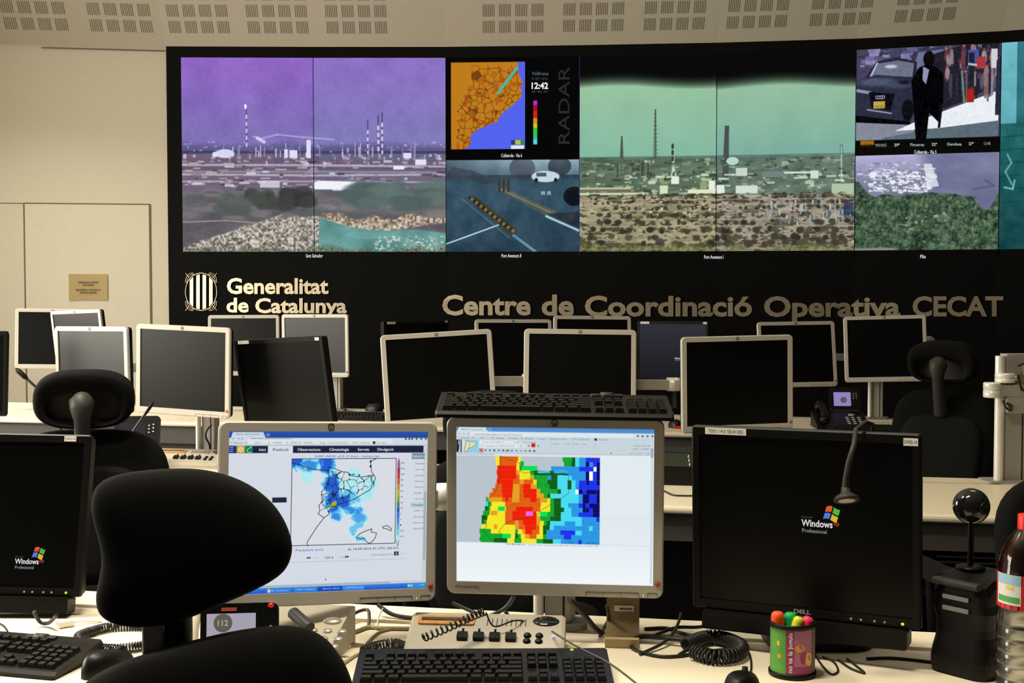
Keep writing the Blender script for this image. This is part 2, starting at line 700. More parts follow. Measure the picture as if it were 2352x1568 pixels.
# cream wall beside the video wall, coming a little nearer towards the side
WL = [(-2.62, 10.14), (-3.64, 9.99), (-3.96, 9.94), (-4.75, 9.80)]
mb = MB()
for (xa, ya), (xb, yb) in zip(WL[:-1], WL[1:]):
    vs = [(xa, ya, 0), (xb, yb, 0), (xb, yb, 3.32), (xa, ya, 3.32), (xa, ya + .1, 0), (xb, yb + .1, 0), (xb, yb + .1, 3.32), (xa, ya + .1, 3.32)]
    mb.add(vs, [(0, 1, 2, 3), (5, 4, 7, 6), (3, 2, 6, 7), (1, 5, 6, 2), (0, 3, 7, 4)])
structure(mb.obj('wall_front', 'cream_paint'))


def wl_y(x):
    return float(np.interp(-x, [-p[0] for p in WL], [p[1] for p in WL]))


# side wall with a window, out of frame on the window side
mb = MB()
x = XL - 0.05
mb.box((x, -.375, 2.6), (.1, 5.25, 5.2))
mb.box((x, 4.6, .45), (.1, 4.7, .9))
mb.box((x, 4.6, 3.87), (.1, 4.7, 2.66))
mb.box((x, 8.425, 2.6), (.1, 2.95, 5.2))
structure(mb.obj('wall_left', 'cream_paint'))
mb = MB()
for y in (2.28, 4.6, 6.92):
    mb.box((x - .02, y, 1.72), (.06, .06, 1.64))
for z in (.93, 2.51):
    mb.box((x - .02, 4.6, z), (.06, 4.7, .06))
structure(mb.obj('window_1', 'white_plastic'))
mb = MB()
mb.box((XR + .05, 3.0, 2.6), (.1, 12.2, 5.2))
structure(mb.obj('wall_right', 'dark_wall'))
mb = MB()
mb.box((0.45, YB - .05, 2.6), (10.5, .1, 5.2))
structure(mb.obj('wall_back', 'dark_wall'))

# inclined acoustic soffit + flat ceiling
SOF_Z0, SD = 3.305, (-0.545, 0.839)
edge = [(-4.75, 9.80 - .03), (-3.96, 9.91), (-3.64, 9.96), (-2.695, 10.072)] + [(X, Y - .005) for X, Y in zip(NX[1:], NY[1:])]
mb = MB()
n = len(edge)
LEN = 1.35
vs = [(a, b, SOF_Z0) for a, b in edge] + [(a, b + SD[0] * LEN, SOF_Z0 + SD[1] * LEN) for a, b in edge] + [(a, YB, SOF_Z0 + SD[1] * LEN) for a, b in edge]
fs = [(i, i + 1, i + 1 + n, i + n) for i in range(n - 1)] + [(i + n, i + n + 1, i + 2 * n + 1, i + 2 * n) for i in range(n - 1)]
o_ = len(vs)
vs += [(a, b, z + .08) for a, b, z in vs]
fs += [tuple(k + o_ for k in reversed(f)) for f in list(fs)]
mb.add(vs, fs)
ceiling = structure(mb.obj('ceiling', 'cream_paint_shaded'))
ex, ey = [e[0] for e in edge], [e[1] for e in edge]
mb = MB()
for gx in (-340, -158, 25, 212, 393, 573, 753, 1110, 1293, 1478, 1667, 1858, 2053, 2420):
    for c in range(4):
        for k in range(7):
            px = gx + c * 37.0 + k * 4.05 + 1
            xx, yy = wall_xy(px) if px > 388 else ((px - 1176) / F * 10.0, 10.0)
            X = xx * (1 - .012)
            Y = float(np.interp(X, ex, ey))
            for r in range(4):
                s0 = .109 + r * .131
                P = []
                for a, b in ((-.0028, s0), (.0028, s0), (.0028, s0 + .097), (-.0028, s0 + .097)):
                    P.append((X + a, Y + SD[0] * b - .0012, SOF_Z0 + SD[1] * b - .0008))
                mb.add(P, [(0, 1, 2, 3)])
mb.obj('slit_pattern', 'slit_dark', ceiling)

# flush door in the cream wall, dark joints round it
doorA, doorB = at_y(51, 466, 9.93), at_y(343, 469, 10.06)
dz = doorA.z
da = math.atan2(wl_y(doorB.x) - wl_y(doorA.x), doorB.x - doorA.x)
dl = doorB.x - doorA.x
door = bpy.data.objects.new('door_1', None)
COL.objects.link(door)
structure(door)
door.location = (doorA.x, wl_y(doorA.x) - .001, 0)
door.rotation_euler = (0, 0, da)
mb = MB()
mb.box((dl / 2, -.002, dz / 2), (dl - .012, .012, dz - .01))
mb.obj('door_leaf', 'door_paint', door)
mb = MB()
mb.box((0, -.001, dz / 2), (.012, .014, dz))
mb.box((dl, -.001, dz / 2), (.014, .014, dz))
mb.box((dl / 2, -.001, dz), (dl, .014, .010))
mb.box((-.42, .0, dz), (.84, .006, .006))
mb.obj('door_joint', 'gap_dark', door)
mb = MB()
mb.box((-3.17, 10.045, SOF_Z0 - .03), (.92, .01, .006), 0, Euler((0, 0, .15)).to_matrix())
structure(mb.obj('trim_1', 'gap_dark'))

# paper notice on the door
pa, pb = at_y(153, 629, 9.96), at_y(240, 689, 9.96)
nx, nz = (pa.x + pb.x) / 2, (pa.z + pb.z) / 2
ntc = thing('paper_notice', 'small buff paper notice with four printed lines taped to the flush cream door', 'notice', (nx, wl_y(nx) - .0125, nz), (0, 0, da))
w, h = pb.x - pa.x, pa.z - pb.z
mb = MB()
n = 8
for i in range(n + 1):
    xx = -w / 2 + w * i / n
    yy = -.004 - .006 * (abs(i - n / 2) / (n / 2)) ** 2
    mb.add([(xx, yy, -h / 2), (xx, yy, h / 2)], [])
mb.f = [(2 * i, 2 * i + 2, 2 * i + 3, 2 * i + 1) for i in range(n)]
mb.mi, mb.sm = [0] * n, [True] * n
mb.obj('sheet', 'paper_buff', ntc)
for L in ((('TANCAR LA PORTA', .030, .155), ('SI US PLAU', .010, .085)), (('RECORDEU TANCAR LA', -.028, .185), ('PORTA EN SORTIR', -.050, .125))):
    mb = MB()
    for t, zz, wd in L:
        put_text(mb, t, 0, zz, .013, -.0125, 0, 'c', .02, wd)
    mb.obj('printed_lines', 'ink', ntc)

# ------------------------------------------------------------------ video wall
vw = thing('video_wall', 'wide black curved video wall showing camera feeds and a radar map above the desks', 'video wall')
mb = MB()
n = len(NX)
vs = []
for z in (0.0, FAS_TOP):
    for off in (0, .09):
        vs += [(NX[i], NY[i] + off, z) for i in range(n)]
fs = []
for i in range(n - 1):
    fs += [(i, i + 1, 2 * n + i + 1, 2 * n + i), (2 * n + i, 2 * n + i + 1, 3 * n + i + 1, 3 * n + i), (n + i + 1, n + i, 3 * n + i, 3 * n + i + 1)]
fs += [(0, 2 * n, 3 * n, n), (n - 1, 2 * n - 1, 4 * n - 1, 3 * n - 1)]
mb.add(vs, fs)
fascia = mb.obj('fascia', 'black_fascia', vw)

SEAM = [422, 723, 1025, 1330, 1643, 1960, 2290, 2620]


def cube(name, s0, s1, v0, v1, pic, label, inset=(0, 0)):
    def fn(u, v):
        s = s0 + (s1 - s0) * u
        X = np.interp(s, range(8), [NX[NPX.index(p)] for p in SEAM])
        Y = np.interp(s, range(8), [NY[NPX.index(p)] for p in SEAM])
        Z = ZT + (ZB - ZT) * (v0 + (v1 - v0) * v)
        return X, Y - .004, Z
    o = link(name, pic.mesh(name, fn), vw)
    o['label'] = label
    return o


def wall_text(s, pxa, pxb, pyb, pyt, rgb, parent, name, off=.008, bold=0.0, material=None, depth=0.0):
    """lettering bent onto the wall between two image columns, baseline / cap height in image rows"""
    vs, fs, x0, x1 = text_geo(s, bold, depth)
    out = []
    for a, b, c in vs:
        px = pxa + (a - x0) / (x1 - x0) * (pxb - pxa)
        py = pyb - b / .70 * (pyb - pyt)
        X, Y = wall_xy(px)
        p = at_y(px, py, float(Y))
        out.append((p.x, p.y - off - c - depth, p.z))
    mb = MB()
    mb.add(out, fs)
    return mb.obj(name, material or glow('lit_%d_%d_%d' % rgb, rgb), parent)


WHT = (225, 228, 230)
# ---- feed 1: refinery under a purple sky
p = Pic(422, 132, 1025, 578, 520)
p.vgrad(132, 345, (146, 102, 198), (122, 114, 178))
p.vgrad(132, 345, (142, 112, 198), (124, 124, 180), 723, 1030)
f = p.fbm(50, 3)
p.a += ((f - .5) * 26)[..., None] * np.array((1, .8, 1))
haze = np.clip((p.Y - (318 + 14 * p.noise(60, 9))) / 14, 0, 1) * (p.Y < 372)
p.fill(haze * .8, (88, 84, 128))
p.bits(60, 422, 322, 1020, 345, (2, 9), (2, 5), [(190, 180, 225), (140, 130, 180)], 4, .6)
p.line([(585, 312), (600, 318), (640, 308), (700, 314), (770, 319)], 4, (205, 185, 235), .55)
p.line([(595, 316), (610, 325)], 8, (225, 215, 250), .8)
for x, yt, yb, w_, al in ((570, 240, 335, 3, 1), (847, 275, 370, 3.2, 1), (871, 265, 410, 4, 1), (880, 258, 415, 3.5, 1)):
    p.line([(x, yt), (x, yb)], w_, (92, 78, 130), al)
    for k in range(6):
        y = yt + 24 + k * 16
        if y < yb - 5:
            p.line([(x, y), (x, y + 7)], w_, (222, 212, 245))
p.ell(568, 244, 3, 6, (240, 235, 255))
# plant body
m = (p.Y > 352)
p.fill(m * 1.0, (112, 98, 120))
p.fill((p.Y > 352) * (p.X > 723) * .6, (96, 104, 132))
p.bits(70, 422, 352, 1020, 368, (2, 10), (6, 20), [(170, 160, 195), (95, 82, 118), (205, 200, 225)], 11, .8)
r = random.Random(5)
for _ in range(60):
    x = r.uniform(500, 960)
    h = r.uniform(8, 34)
    p.rect(x, 360 - h, x + r.uniform(1.2, 3), 360, r.choice([(205, 195, 235), (150, 140, 190), (100, 92, 140)]), .9)
p.ell(520, 352, 22, 10, (215, 215, 240))
p.ell(498, 354, 7, 6, (225, 222, 245))
for xa, xb, yt in ((656, 664, 342), (668, 686, 344), (707, 717, 320), (928, 946, 350), (953, 975, 362)):
    p.rect(xa, yt, xb, 362, (222, 222, 246))
for k, (y, c) in enumerate(((366, (120, 88, 108)), (378, (196, 188, 208)), (386, (104, 84, 104)), (394, (158, 142, 150)), (400, (196, 192, 206)), (408, (120, 100, 124)), (416, (176, 166, 186)), (428, (116, 104, 122)))):
    p.line([(422, y), (720, y + r.uniform(-2, 2)), (1024, y + r.uniform(-2, 4))], 5, c, .75)
p.bits(170, 422, 366, 1022, 432, (3, 26), (2, 6), [(212, 212, 230), (160, 150, 170), (78, 66, 88), (190, 176, 176), (140, 112, 128)], 21, .8)
p.poly([(722, 420), (735, 414), (822, 417), (815, 434), (725, 434)], (240, 244, 248))
p.rect(600, 414, 645, 430, (205, 208, 222), .9)
p.rect(905, 380, 930, 388, (235, 235, 240))
p.rect(955, 365, 980, 378, (225, 228, 240))
# scrub
m = np.clip((p.Y - 436) / 4, 0, 1)
g = p.fbm(30, 40, 2.2)
p.fill(m, (104, 100, 106))
p.a += (m * (g - .5) * 60)[..., None] * np.array((.9, 1, .9))
p.blobs(60, 422, 440, 1020, 500, (14, 40), (4, 10), [(92, 98, 96), (122, 116, 120), (84, 88, 84), (134, 128, 130)], 31, .55)
p.blobs(26, 800, 425, 1020, 470, (18, 40), (10, 20), [(88, 108, 104), (98, 116, 112), (80, 98, 96)], 33, .8)
p.blobs(16, 575, 440, 650, 470, (10, 20), (10, 16), [(62, 68, 64), (74, 78, 72)], 34, .85)
p.blobs(16, 655, 440, 715, 470, (10, 22), (10, 18), [(58, 56, 58), (66, 66, 66)], 35, .85)
p.blobs(10, 480, 455, 560, 480, (12, 26), (8, 16), [(82, 90, 84), (92, 98, 94)], 36, .7)
p.line([(422, 510), (520, 506), (600, 512), (650, 492)], 3, (180, 176, 176), .6)
# rubble
rub = np.clip((p.Y - (560 - 70 * np.clip((p.X - 430) / 200, 0, 1) + 8 * p.noise(20, 70))) / 4, 0, 1)
rub *= (p.X < 735 + 14 * p.noise(14, 77))
sp = p.noise(4.2, 80)
p.fill(rub, (158, 152, 142))
p.a += (rub * (sp - .5) * 150)[..., None]
rb2 = np.clip((p.Y - (484 + 22 * p.noise(40, 71))) / 4, 0, 1) * np.clip((525 + 12 * np.sin(p.X / 60) - p.Y) / 4, 0, 1) * (p.X > 740)
p.fill(rb2, (160, 144, 128))
p.a += (rb2 * (p.noise(4.2, 81) - .5) * 140)[..., None]
teal = np.clip((p.Y - (500 + 30 * np.clip((p.X - 740) / 160, 0, 1) + 6 * np.sin(p.X / 40))) / 4, 0, 1) * (p.X > 728 + 12 * p.noise(14, 77))
p.fill(teal, (98, 150, 146))
p.a += (teal * (p.fbm(24, 90, 2) - .5) * 60)[..., None]
p.bits(110, 860, 540, 1020, 575, (3, 8), (2, 5), [(214, 222, 216), (170, 176, 160)], 92, .85)
gr = np.clip((p.Y - (556 + 22 * p.noise(30, 95))) / 10, 0, 1)
p.fill(gr * .75, (96, 104, 84))
p.a += (gr * (p.noise(3, 96) - .5) * 70)[..., None]
p.a = p.a + (p.noise(3, 99) - .5)[..., None] * 8
cube('feed_display', 0, 2, 0, 1, p, 'lit picture of a refinery under a purple sky with rubble in front')
# ---- radar map
p = Pic(1025, 132, 1330, 365, 300, (8, 7, 8))
p.rect(1037, 143, 1206, 342, (190, 124, 28))
sea = [(1190, 143), (1206, 143), (1206, 342), (1068, 342), (1083, 330), (1080, 316), (1092, 300), (1120, 288), (1142, 280), (1152, 262), (1180, 240), (1196, 226), (1200, 210), (1194, 200), (1203, 195), (1198, 184), (1191, 168)]
p.poly(sea, (82, 100, 238))
r = random.Random(12)
cells = [(1048 + r.uniform(0, 165), 146 + r.uniform(0, 196)) for _ in range(130)]
CX, CY = np.array([c[0] for c in cells]), np.array([c[1] for c in cells])
D = np.sqrt((p.X[..., None] - CX) ** 2 + (p.Y[..., None] - CY) ** 2)
D.sort(-1)
land = (p.a[..., 0] > 120) & (p.X > 1050 + 34 * np.clip((250 - p.Y) / 60, 0, 1)) & (p.X < 1206) & (p.Y > 150)
p.fill(land * np.clip(1.1 - (D[..., 1] - D[..., 0]) / 1.8, 0, 1) * .75, (84, 44, 18))
p.fill(land * (p.noise(9, 4) > .72) * .5, (170, 60, 20))
p.line([(1145, 213), (1170, 180), (1187, 158)], 6, (60, 190, 170))
p.rect(1174, 334, 1204, 342, (228, 234, 236))
p.rect(1174, 322, 1184, 332, (50, 60, 120))
p.rect(1184, 322, 1196, 332, (190, 190, 60))
p.rect(1196, 322, 1205, 332, (40, 140, 80))
for y0, y1, c in ((232, 242, (190, 40, 210)), (242, 256, (170, 20, 40)), (256, 272, (205, 40, 20)), (272, 284, (210, 150, 40)), (284, 294, (200, 200, 40)), (294, 308, (60, 200, 40)), (308, 320, (40, 200, 130)), (320, 332, (90, 210, 235))):
    p.rect(1225, y0, 1234, y1, c)
d_rad = cube('feed_display', 2, 3, 0, .522, p, 'lit orange and blue radar map with colour scale on black')
for t, a, b, y0, y1, c in (('Vallirana', 1221, 1260, 173, 165, (74, 100, 116)), ('15 SET 2016', 1221, 1258, 184, 178, (64, 66, 70)), ('12:42', 1221, 1259, 204, 190, (232, 238, 240)), ('AC 1km  UT', 1221, 1258, 213, 208, (70, 80, 84)), ('Collserola - Via 6', 1151, 1199, 361, 353, WHT)):
    wall_text(t, a, b, y0, y1, c, d_rad, 'caption', bold=.01 if y1 != 190 else .03)
vs, fs, x0, x1 = text_geo('RADAR', .0)
mb = MB()
out = []
for a, b, c in vs:
    px, py = 1308 - b / .70 * 26, 330 - (a - x0) / (x1 - x0) * 176
    X, Y = wall_xy(px)
    q = at_y(px, py, float(Y))
    out.append((q.x, q.y - .008, q.z))
mb.add(out, fs)
mb.obj('caption', glow('lit_46_42_40', (46, 42, 40)), d_rad)
# ---- feed: blue-lit crossroads at night
p = Pic(1025, 365, 1330, 578, 300, (44, 62, 78))
p.vgrad(365, 400, (150, 178, 190), (96, 122, 136))
p.fill(np.clip(1 - (p.X - 1025) / 170, 0, 1) * (p.Y < 410) * .7, (52, 64, 80))
p.fill(np.clip((p.Y - (396 + (p.X - 1200) ** 2 / 6000)) / 18, 0, 1), (56, 84, 100))
p.vgrad(430, 578, (56, 84, 102), (38, 58, 74), al=.7)
p.poly([(1040, 380), (1090, 390), (1150, 418), (1120, 422), (1025, 400)], (58, 66, 78), .8)
p.fill(((p.X - 1200) ** 2 / 900 + (p.Y - 385) ** 2 / 700 < 1) * .6, (64, 64, 76))
p.fill(((p.X - 1285) ** 2 / 700 + (p.Y - 380) ** 2 / 500 < 1) * .7, (40, 44, 56))
p.fill(((p.X - 1318) ** 2 / 600 + (p.Y - 450) ** 2 / 500 < 1) * .9, (16, 18, 24))
p.ell(1253, 404, 32, 13, (198, 218, 226))
p.rect(1232, 395, 1255, 404, (64, 76, 84), .9)
p.ell(1232, 412, 4, 5, (30, 34, 40))
p.ell(1276, 412, 4, 5, (30, 34, 40))
p.poly([(1072, 452), (1090, 448), (1190, 528), (1176, 540)], (66, 58, 44))
for k in range(20):
    t = k / 20
    p.ell(1080 + 104 * t, 452 + 82 * t, 4, 4, (124, 112, 76) if k % 2 else (50, 40, 32))
p.poly([(1142, 432), (1160, 430), (1280, 486), (1255, 496)], (92, 98, 84), .8)
for k in range(16):
    t = k / 16
    p.line([(1148 + 115 * t, 432 + 56 * t), (1160 + 118 * t, 437 + 55 * t)], 2, (140, 140, 112), .7)
for x_ in (1145, 1155, 1166):
    p.rect(x_, 408, x_ + 5, 440, (66, 52, 46))
p.line([(1062, 455), (1170, 545)], 2, (110, 140, 150), .7)
p.line([(1025, 560), (1145, 516)], 3.2, (172, 208, 218))
p.line([(1180, 540), (1230, 578)], 6, (112, 158, 172), .8)
p.line([(1255, 496), (1330, 530)], 5, (168, 208, 216))
p.poly([(1255, 490), (1330, 485), (1330, 524)], (40, 44, 50), .7)
p.rect(1243, 438, 1252, 447, (160, 190, 200), .8)
p.rect(1257, 438, 1265, 447, (160, 190, 200), .8)
for x_ in (1247, 1261):
    p.line([(x_, 445), (x_, 470)], 1.5, (44, 58, 70))
p.a += (p.fbm(26, 50) - .5)[..., None] * 34
d3 = cube('feed_display', 2, 3, .527, 1, p, 'lit blue night picture of an empty crossroads and parked van')
wall_text('Port Aventura II', 1152, 1197, 591, 583, WHT, d3, 'caption', bold=.01)
# ---- feed: refinery under a green sky
p = Pic(1330, 132, 1960, 578, 540)
p.vgrad(132, 365, (160, 200, 156), (132, 184, 162))
p.vgrad(132, 365, (160, 198, 158), (124, 174, 160), 1643, 1965)
p.a += (p.fbm(60, 3) - .5)[..., None] * 14
t = np.clip((p.Y - (168 + 5 * np.sin(p.X / 60) + 4 * (p.X > 1643))) / 38, 0, 1)
p.a *= t[..., None] ** 1.3
p.fill(1 - t, (9, 10, 9))
p.fill(np.clip((p.Y - 362) / 3, 0, 1), (92, 112, 92))
p.fill(np.clip((p.Y - 362) / 3, 0, 1) * (p.X > 1643) * .7, (98, 118, 108))
p.a += ((p.Y > 362) * (p.fbm(12, 61, 3) - .5) * 60)[..., None]
for x_, yt, w_ in ((1505, 256, 6), (1428, 316, 5)):
    for k in range(12):
        y = yt + k * (365 - yt) / 12
        p.line([(x_ - .25 * w_ - k * .25, y), (x_ + .25 * w_ + k * .25, y + 8)], 1.6, (70, 82, 62))
        p.line([(x_ + .25 * w_ + k * .25, y), (x_ - .25 * w_ - k * .25, y + 8)], 1.6, (84, 98, 74))
    p.line([(x_, yt), (x_, 366)], 2.6, (66, 76, 58), .8)
p.line([(1545, 336), (1547, 400)], 6, (200, 216, 200))
for k in range(3):
    p.line([(1545, 336 + k * 14), (1545, 343 + k * 14)], 6, (60, 70, 60))
p.line([(1547, 385), (1540, 415)], 3, (200, 210, 196))
p.line([(1547, 385), (1556, 415)], 3, (200, 210, 196))
p.poly([(1664, 294), (1674, 294), (1673, 425), (1658, 425)], (70, 82, 82))
p.line([(1929, 344), (1930, 420)], 7, (104, 126, 118))
p.line([(1929, 346), (1930, 420)], 2.5, (170, 200, 186))
r = random.Random(77)
for _ in range(34):
    x_ = r.uniform(1418, 1490)
    p.line([(x_, 372 + r.uniform(-3, 8)), (x_, 408)], 1.8, r.choice([(56, 66, 52), (120, 134, 108), (74, 84, 68)]))
p.bits(170, 1332, 366, 1958, 412, (3, 16), (2, 8), [(70, 86, 72), (130, 150, 128), (52, 64, 56), (176, 196, 170)], 62, .7)
p.bits(160, 1332, 400, 1958, 448, (2, 12), (1.5, 5), [(60, 72, 58), (168, 184, 156), (96, 112, 92), (214, 226, 204)], 68, .8)
p.bits(90, 1332, 400, 1958, 445, (4, 26), (3, 8), [(186, 204, 170), (206, 222, 196), (84, 98, 82), (60, 66, 58), (150, 160, 126)], 63, .85)
p.ell(1682, 374, 14, 9, (186, 216, 200))
for xa, ya, xb, yb, c in ((1542, 408, 1560, 425, (226, 238, 220)), (1628, 418, 1642, 448, (230, 240, 218)), (1643, 428, 1664, 448, (222, 236, 226)), (1608, 420, 1624, 438, (146, 160, 122)), (1690, 430, 1740, 448, (210, 224, 212)), (1580, 438, 1640, 447, (226, 230, 196)), (1516, 428, 1534, 448, (214, 224, 190)), (1750, 398, 1808, 412, (116, 130, 124)), (1690, 390, 1716, 408, (200, 214, 204)), (1908, 428, 1958, 464, (172, 196, 168)), (1800, 400, 1870, 404, (214, 226, 212)), (1860, 398, 1878, 416, (206, 222, 210)), (1330, 432, 1450, 436, (190, 200, 160)), (1330, 444, 1480, 449, (206, 212, 178)), (1330, 436, 1460, 441, (120, 110, 84))):
    p.rect(xa, ya, xb, yb, c)
p.fill(np.clip((p.Y - 450) / 3, 0, 1), (156, 148, 118))
p.fill(np.clip((p.Y - 450) / 3, 0, 1) * (p.X > 1643) * .8, (150, 140, 130))
p.a += ((p.Y > 450) * (p.fbm(16, 64, 3) - .5) * 60)[..., None]
veg = p.fbm(11, 201, 2.6, 4)
dep = np.clip((p.Y - 446) / 130, 0, 1)
p.fill((p.Y > 446) * np.clip((veg - .53 + .05 * np.sin(p.Y / 5.5)) * 9, 0, 1) * .85, (70, 66, 52))
p.fill((p.Y > 450) * np.clip((p.fbm(7, 211, 4, 3) - .60) * 10, 0, 1) * .6, (196, 184, 150))
p.fill((p.Y > 446) * np.clip((p.fbm(5, 221, 2, 2) - .62) * 10, 0, 1) * .7, (44, 44, 36))
for y, h in ((456, 4), (466, 5), (480, 6), (497, 8), (512, 9), (530, 10), (546, 11), (560, 12)):
    p.blobs(int(40 - h * 1.0), 1335, y - 3, 1955, y + 3, (h * .45, h * 1.0), (h * .45, h * .75), [(60, 58, 46), (70, 64, 50), (48, 48, 40), (80, 80, 56), (70, 60, 52)], 100 + y, .95)
    p.line([(1330, y + h + 1), (1643, y + h), (1958, y + h + 2)], 2.2, (186, 178, 146), .5)
p.bits(60, 1750, 455, 1956, 510, (2, 5), (6, 18), [(150, 170, 176), (104, 112, 124), (184, 196, 190)], 66, .8)
p.bits(40, 1335, 436, 1640, 500, (3, 12), (2, 5), [(222, 224, 190), (196, 190, 150)], 67, .8)
p.rect(1935, 470, 1958, 498, (44, 56, 90), .8)
gr = np.clip((p.Y - (552 + 20 * p.noise(36, 95))) / 8, 0, 1) * .6
p.fill(gr, (104, 108, 62))
p.a += (gr * (p.noise(5, 96) - .5) * 70)[..., None]
p.line([(1330, 363), (1960, 361)], 1.6, (66, 84, 78), .8)
d4 = cube('feed_display', 3, 5, 0, 1, p, 'lit picture of a refinery with chimneys under a green sky')
wall_text('Port Aventura I', 1617, 1661, 594, 586, WHT, d4, 'caption', bold=.01)
# ---- feed: news picture of cars and a man in a dark suit
p = Pic(1962, 122, 2296, 338, 340, (70, 66, 92))
p.bits(60, 1962, 118, 2140, 160, (8, 30), (4, 12), [(92, 88, 130), (52, 48, 72), (120, 112, 160), (150, 146, 190)], 3, .8)
p.poly([(2080, 190), (2096, 132), (2160, 122), (2196, 140), (2204, 250), (2080, 256)], (56, 58, 82))
p.poly([(2094, 170), (2108, 134), (2165, 130), (2172, 172)], (106, 112, 148))
p.poly([(1985, 184), (2010, 150), (2060, 144), (2104, 154), (2104, 192), (2070, 190)], (38, 40, 58))
p.poly([(1998, 184), (2014, 155), (2060, 150), (2098, 158), (2094, 188)], (110, 114, 136))
p.line([(1995, 186), (2012, 154)], 4, (180, 188, 214))
p.poly([(1964, 190), (2010, 180), (2104, 190), (2104, 250), (2090, 290), (1964, 282)], (42, 46, 64))
p.ell(2010, 196, 42, 9, (92, 100, 126), .7, .8)
p.ell(2060, 206, 30, 7, (80, 86, 112), .6, .9)
p.ell(2044, 163, 14, 4, (214, 216, 236), .8, .6)
p.ell(2076, 200, 12, 5, (20, 20, 28), .8, .6)
p.ell(2084, 262, 14, 24, (12, 12, 16), .9, .3)
p.line([(1966, 214), (1996, 220)], 7, (150, 158, 186), .9)
p.poly([(1992, 218), (2054, 224), (2044, 262), (2000, 254)], (14, 14, 20))
p.line([(1990, 258), (2046, 268)], 3, (150, 156, 176))
for k in range(4):
    p.ell(2012 + 5 * k, 231, 3.6, 4, (170, 174, 190))
    p.ell(2012 + 5 * k, 231, 2.2, 2.6, (14, 14, 20))
p.rect(2004, 240, 2031, 256, (196, 164, 76))
p.rect(2006, 249, 2029, 254, (150, 150, 60))
p.poly([(1962, 270), (2090, 288), (2090, 300), (1962, 286)], (8, 8, 12))
p.poly([(1962, 286), (2100, 296), (2100, 330), (1962, 330)], (132, 136, 152))
p.poly([(2056, 308), (2100, 290), (2290, 226), (2292, 300), (2120, 306)], (232, 238, 244))
p.poly([(2030, 322), (2140, 306), (2292, 292), (2292, 330), (2020, 330)], (92, 108, 118))
p.poly([(2140, 140), (2200, 124), (2292, 118), (2292, 210), (2230, 240), (2170, 262), (2140, 250)], (34, 32, 44))
p.bits(70, 2196, 122, 2290, 200, (4, 12), (5, 18), [(60, 58, 90), (150, 140, 160), (44, 40, 60), (120, 60, 70), (28, 26, 34)], 6, .8)
r = random.Random(31)
for _ in range(26):
    x_, y = r.uniform(2170, 2290), r.uniform(122, 190)
    c = r.choice([(96, 92, 128), (58, 52, 78), (150, 140, 168), (110, 60, 66), (36, 34, 46), (170, 150, 150)])
    p.ell(x_, y + 16, r.uniform(4, 7), r.uniform(12, 20), c, .8, .3)
    p.ell(x_, y, 3.4, 4.2, r.choice([(150, 114, 106), (110, 80, 76), (60, 44, 44)]), .9, .3)
for _ in range(24):
    x_ = r.uniform(2176, 2286)
    p.rect(x_, 186, x_ + r.uniform(2, 5), r.uniform(214, 250), r.choice([(30, 30, 42), (70, 66, 80), (130, 106, 104)]), .8)
p.ell(2232, 128, 5, 7, (150, 110, 110))
p.rect(2222, 134, 2246, 170, (70, 84, 170))
p.rect(2240, 150, 2262, 176, (160, 60, 60))
p.rect(2274, 134, 2288, 176, (210, 206, 216))
p.rect(2258, 176, 2268, 240, (150, 110, 100), .7)
p.rect(2274, 176, 2280, 236, (150, 130, 150), .8)
p.rect(2220, 220, 2236, 250, (170, 34, 24))
p.rect(2224, 140, 2236, 216, (30, 34, 44))
p.line([(2224, 165), (2240, 168)], 5, (190, 200, 200), .9)
p.line([(2208, 180), (2214, 250)], 5, (120, 150, 140), .8)
p.poly([(2286, 160), (2296, 150), (2296, 280), (2284, 280)], (40, 44, 60))
p.ell(2132, 150, 13, 18, (14, 10, 12))
p.poly([(2092, 196), (2110, 168), (2124, 162), (2146, 166), (2166, 184), (2166, 250), (2160, 296), (2134, 270), (2128, 330), (2104, 330), (2098, 260)], (5, 4, 7))
p.poly([(2119, 166), (2133, 174), (2126, 206), (2118, 196)], (148, 146, 186))
p.poly([(2160, 250), (2166, 250), (2160, 304), (2154, 304)], (20, 18, 24))
p.rect(1962, 328, 2296, 340, (10, 10, 12))
p.rect(1974, 330, 2008, 341, (150, 96, 16))
p.a += (p.noise(4, 8) - .5)[..., None] * 14
p.rect(1962, 327, 2296, 342, (9, 9, 11), .85)
p.rect(1974, 328, 2006, 338, (160, 104, 18))
d5 = cube('feed_display', 5, 6, 0, .475, p, 'lit news picture of a man in a dark suit beside cars')
for t, a, b, c in (('EL TEMPS', 1977, 2003, (60, 34, 8)), ('PREVISIÓ', 2010, 2036, (130, 130, 130)), ('29º', 2053, 2066, (190, 190, 180)), ('Figueres', 2090, 2122, (150, 170, 170)), ('32º', 2139, 2152, (190, 190, 180)), ('Gandesa', 2174, 2208, (150, 170, 170)), ('27º', 2224, 2236, (190, 190, 180)), ('12:48', 2259, 2274, (130, 130, 130))):
    wall_text(t, a, b, 337.5 - (a - 1977) / 60, 331 - (a - 1977) / 60, c, d5, 'caption', bold=.02)
wall_text('Collserola - Via 5', 2099, 2150, 353, 345, WHT, d5, 'caption', bold=.01)
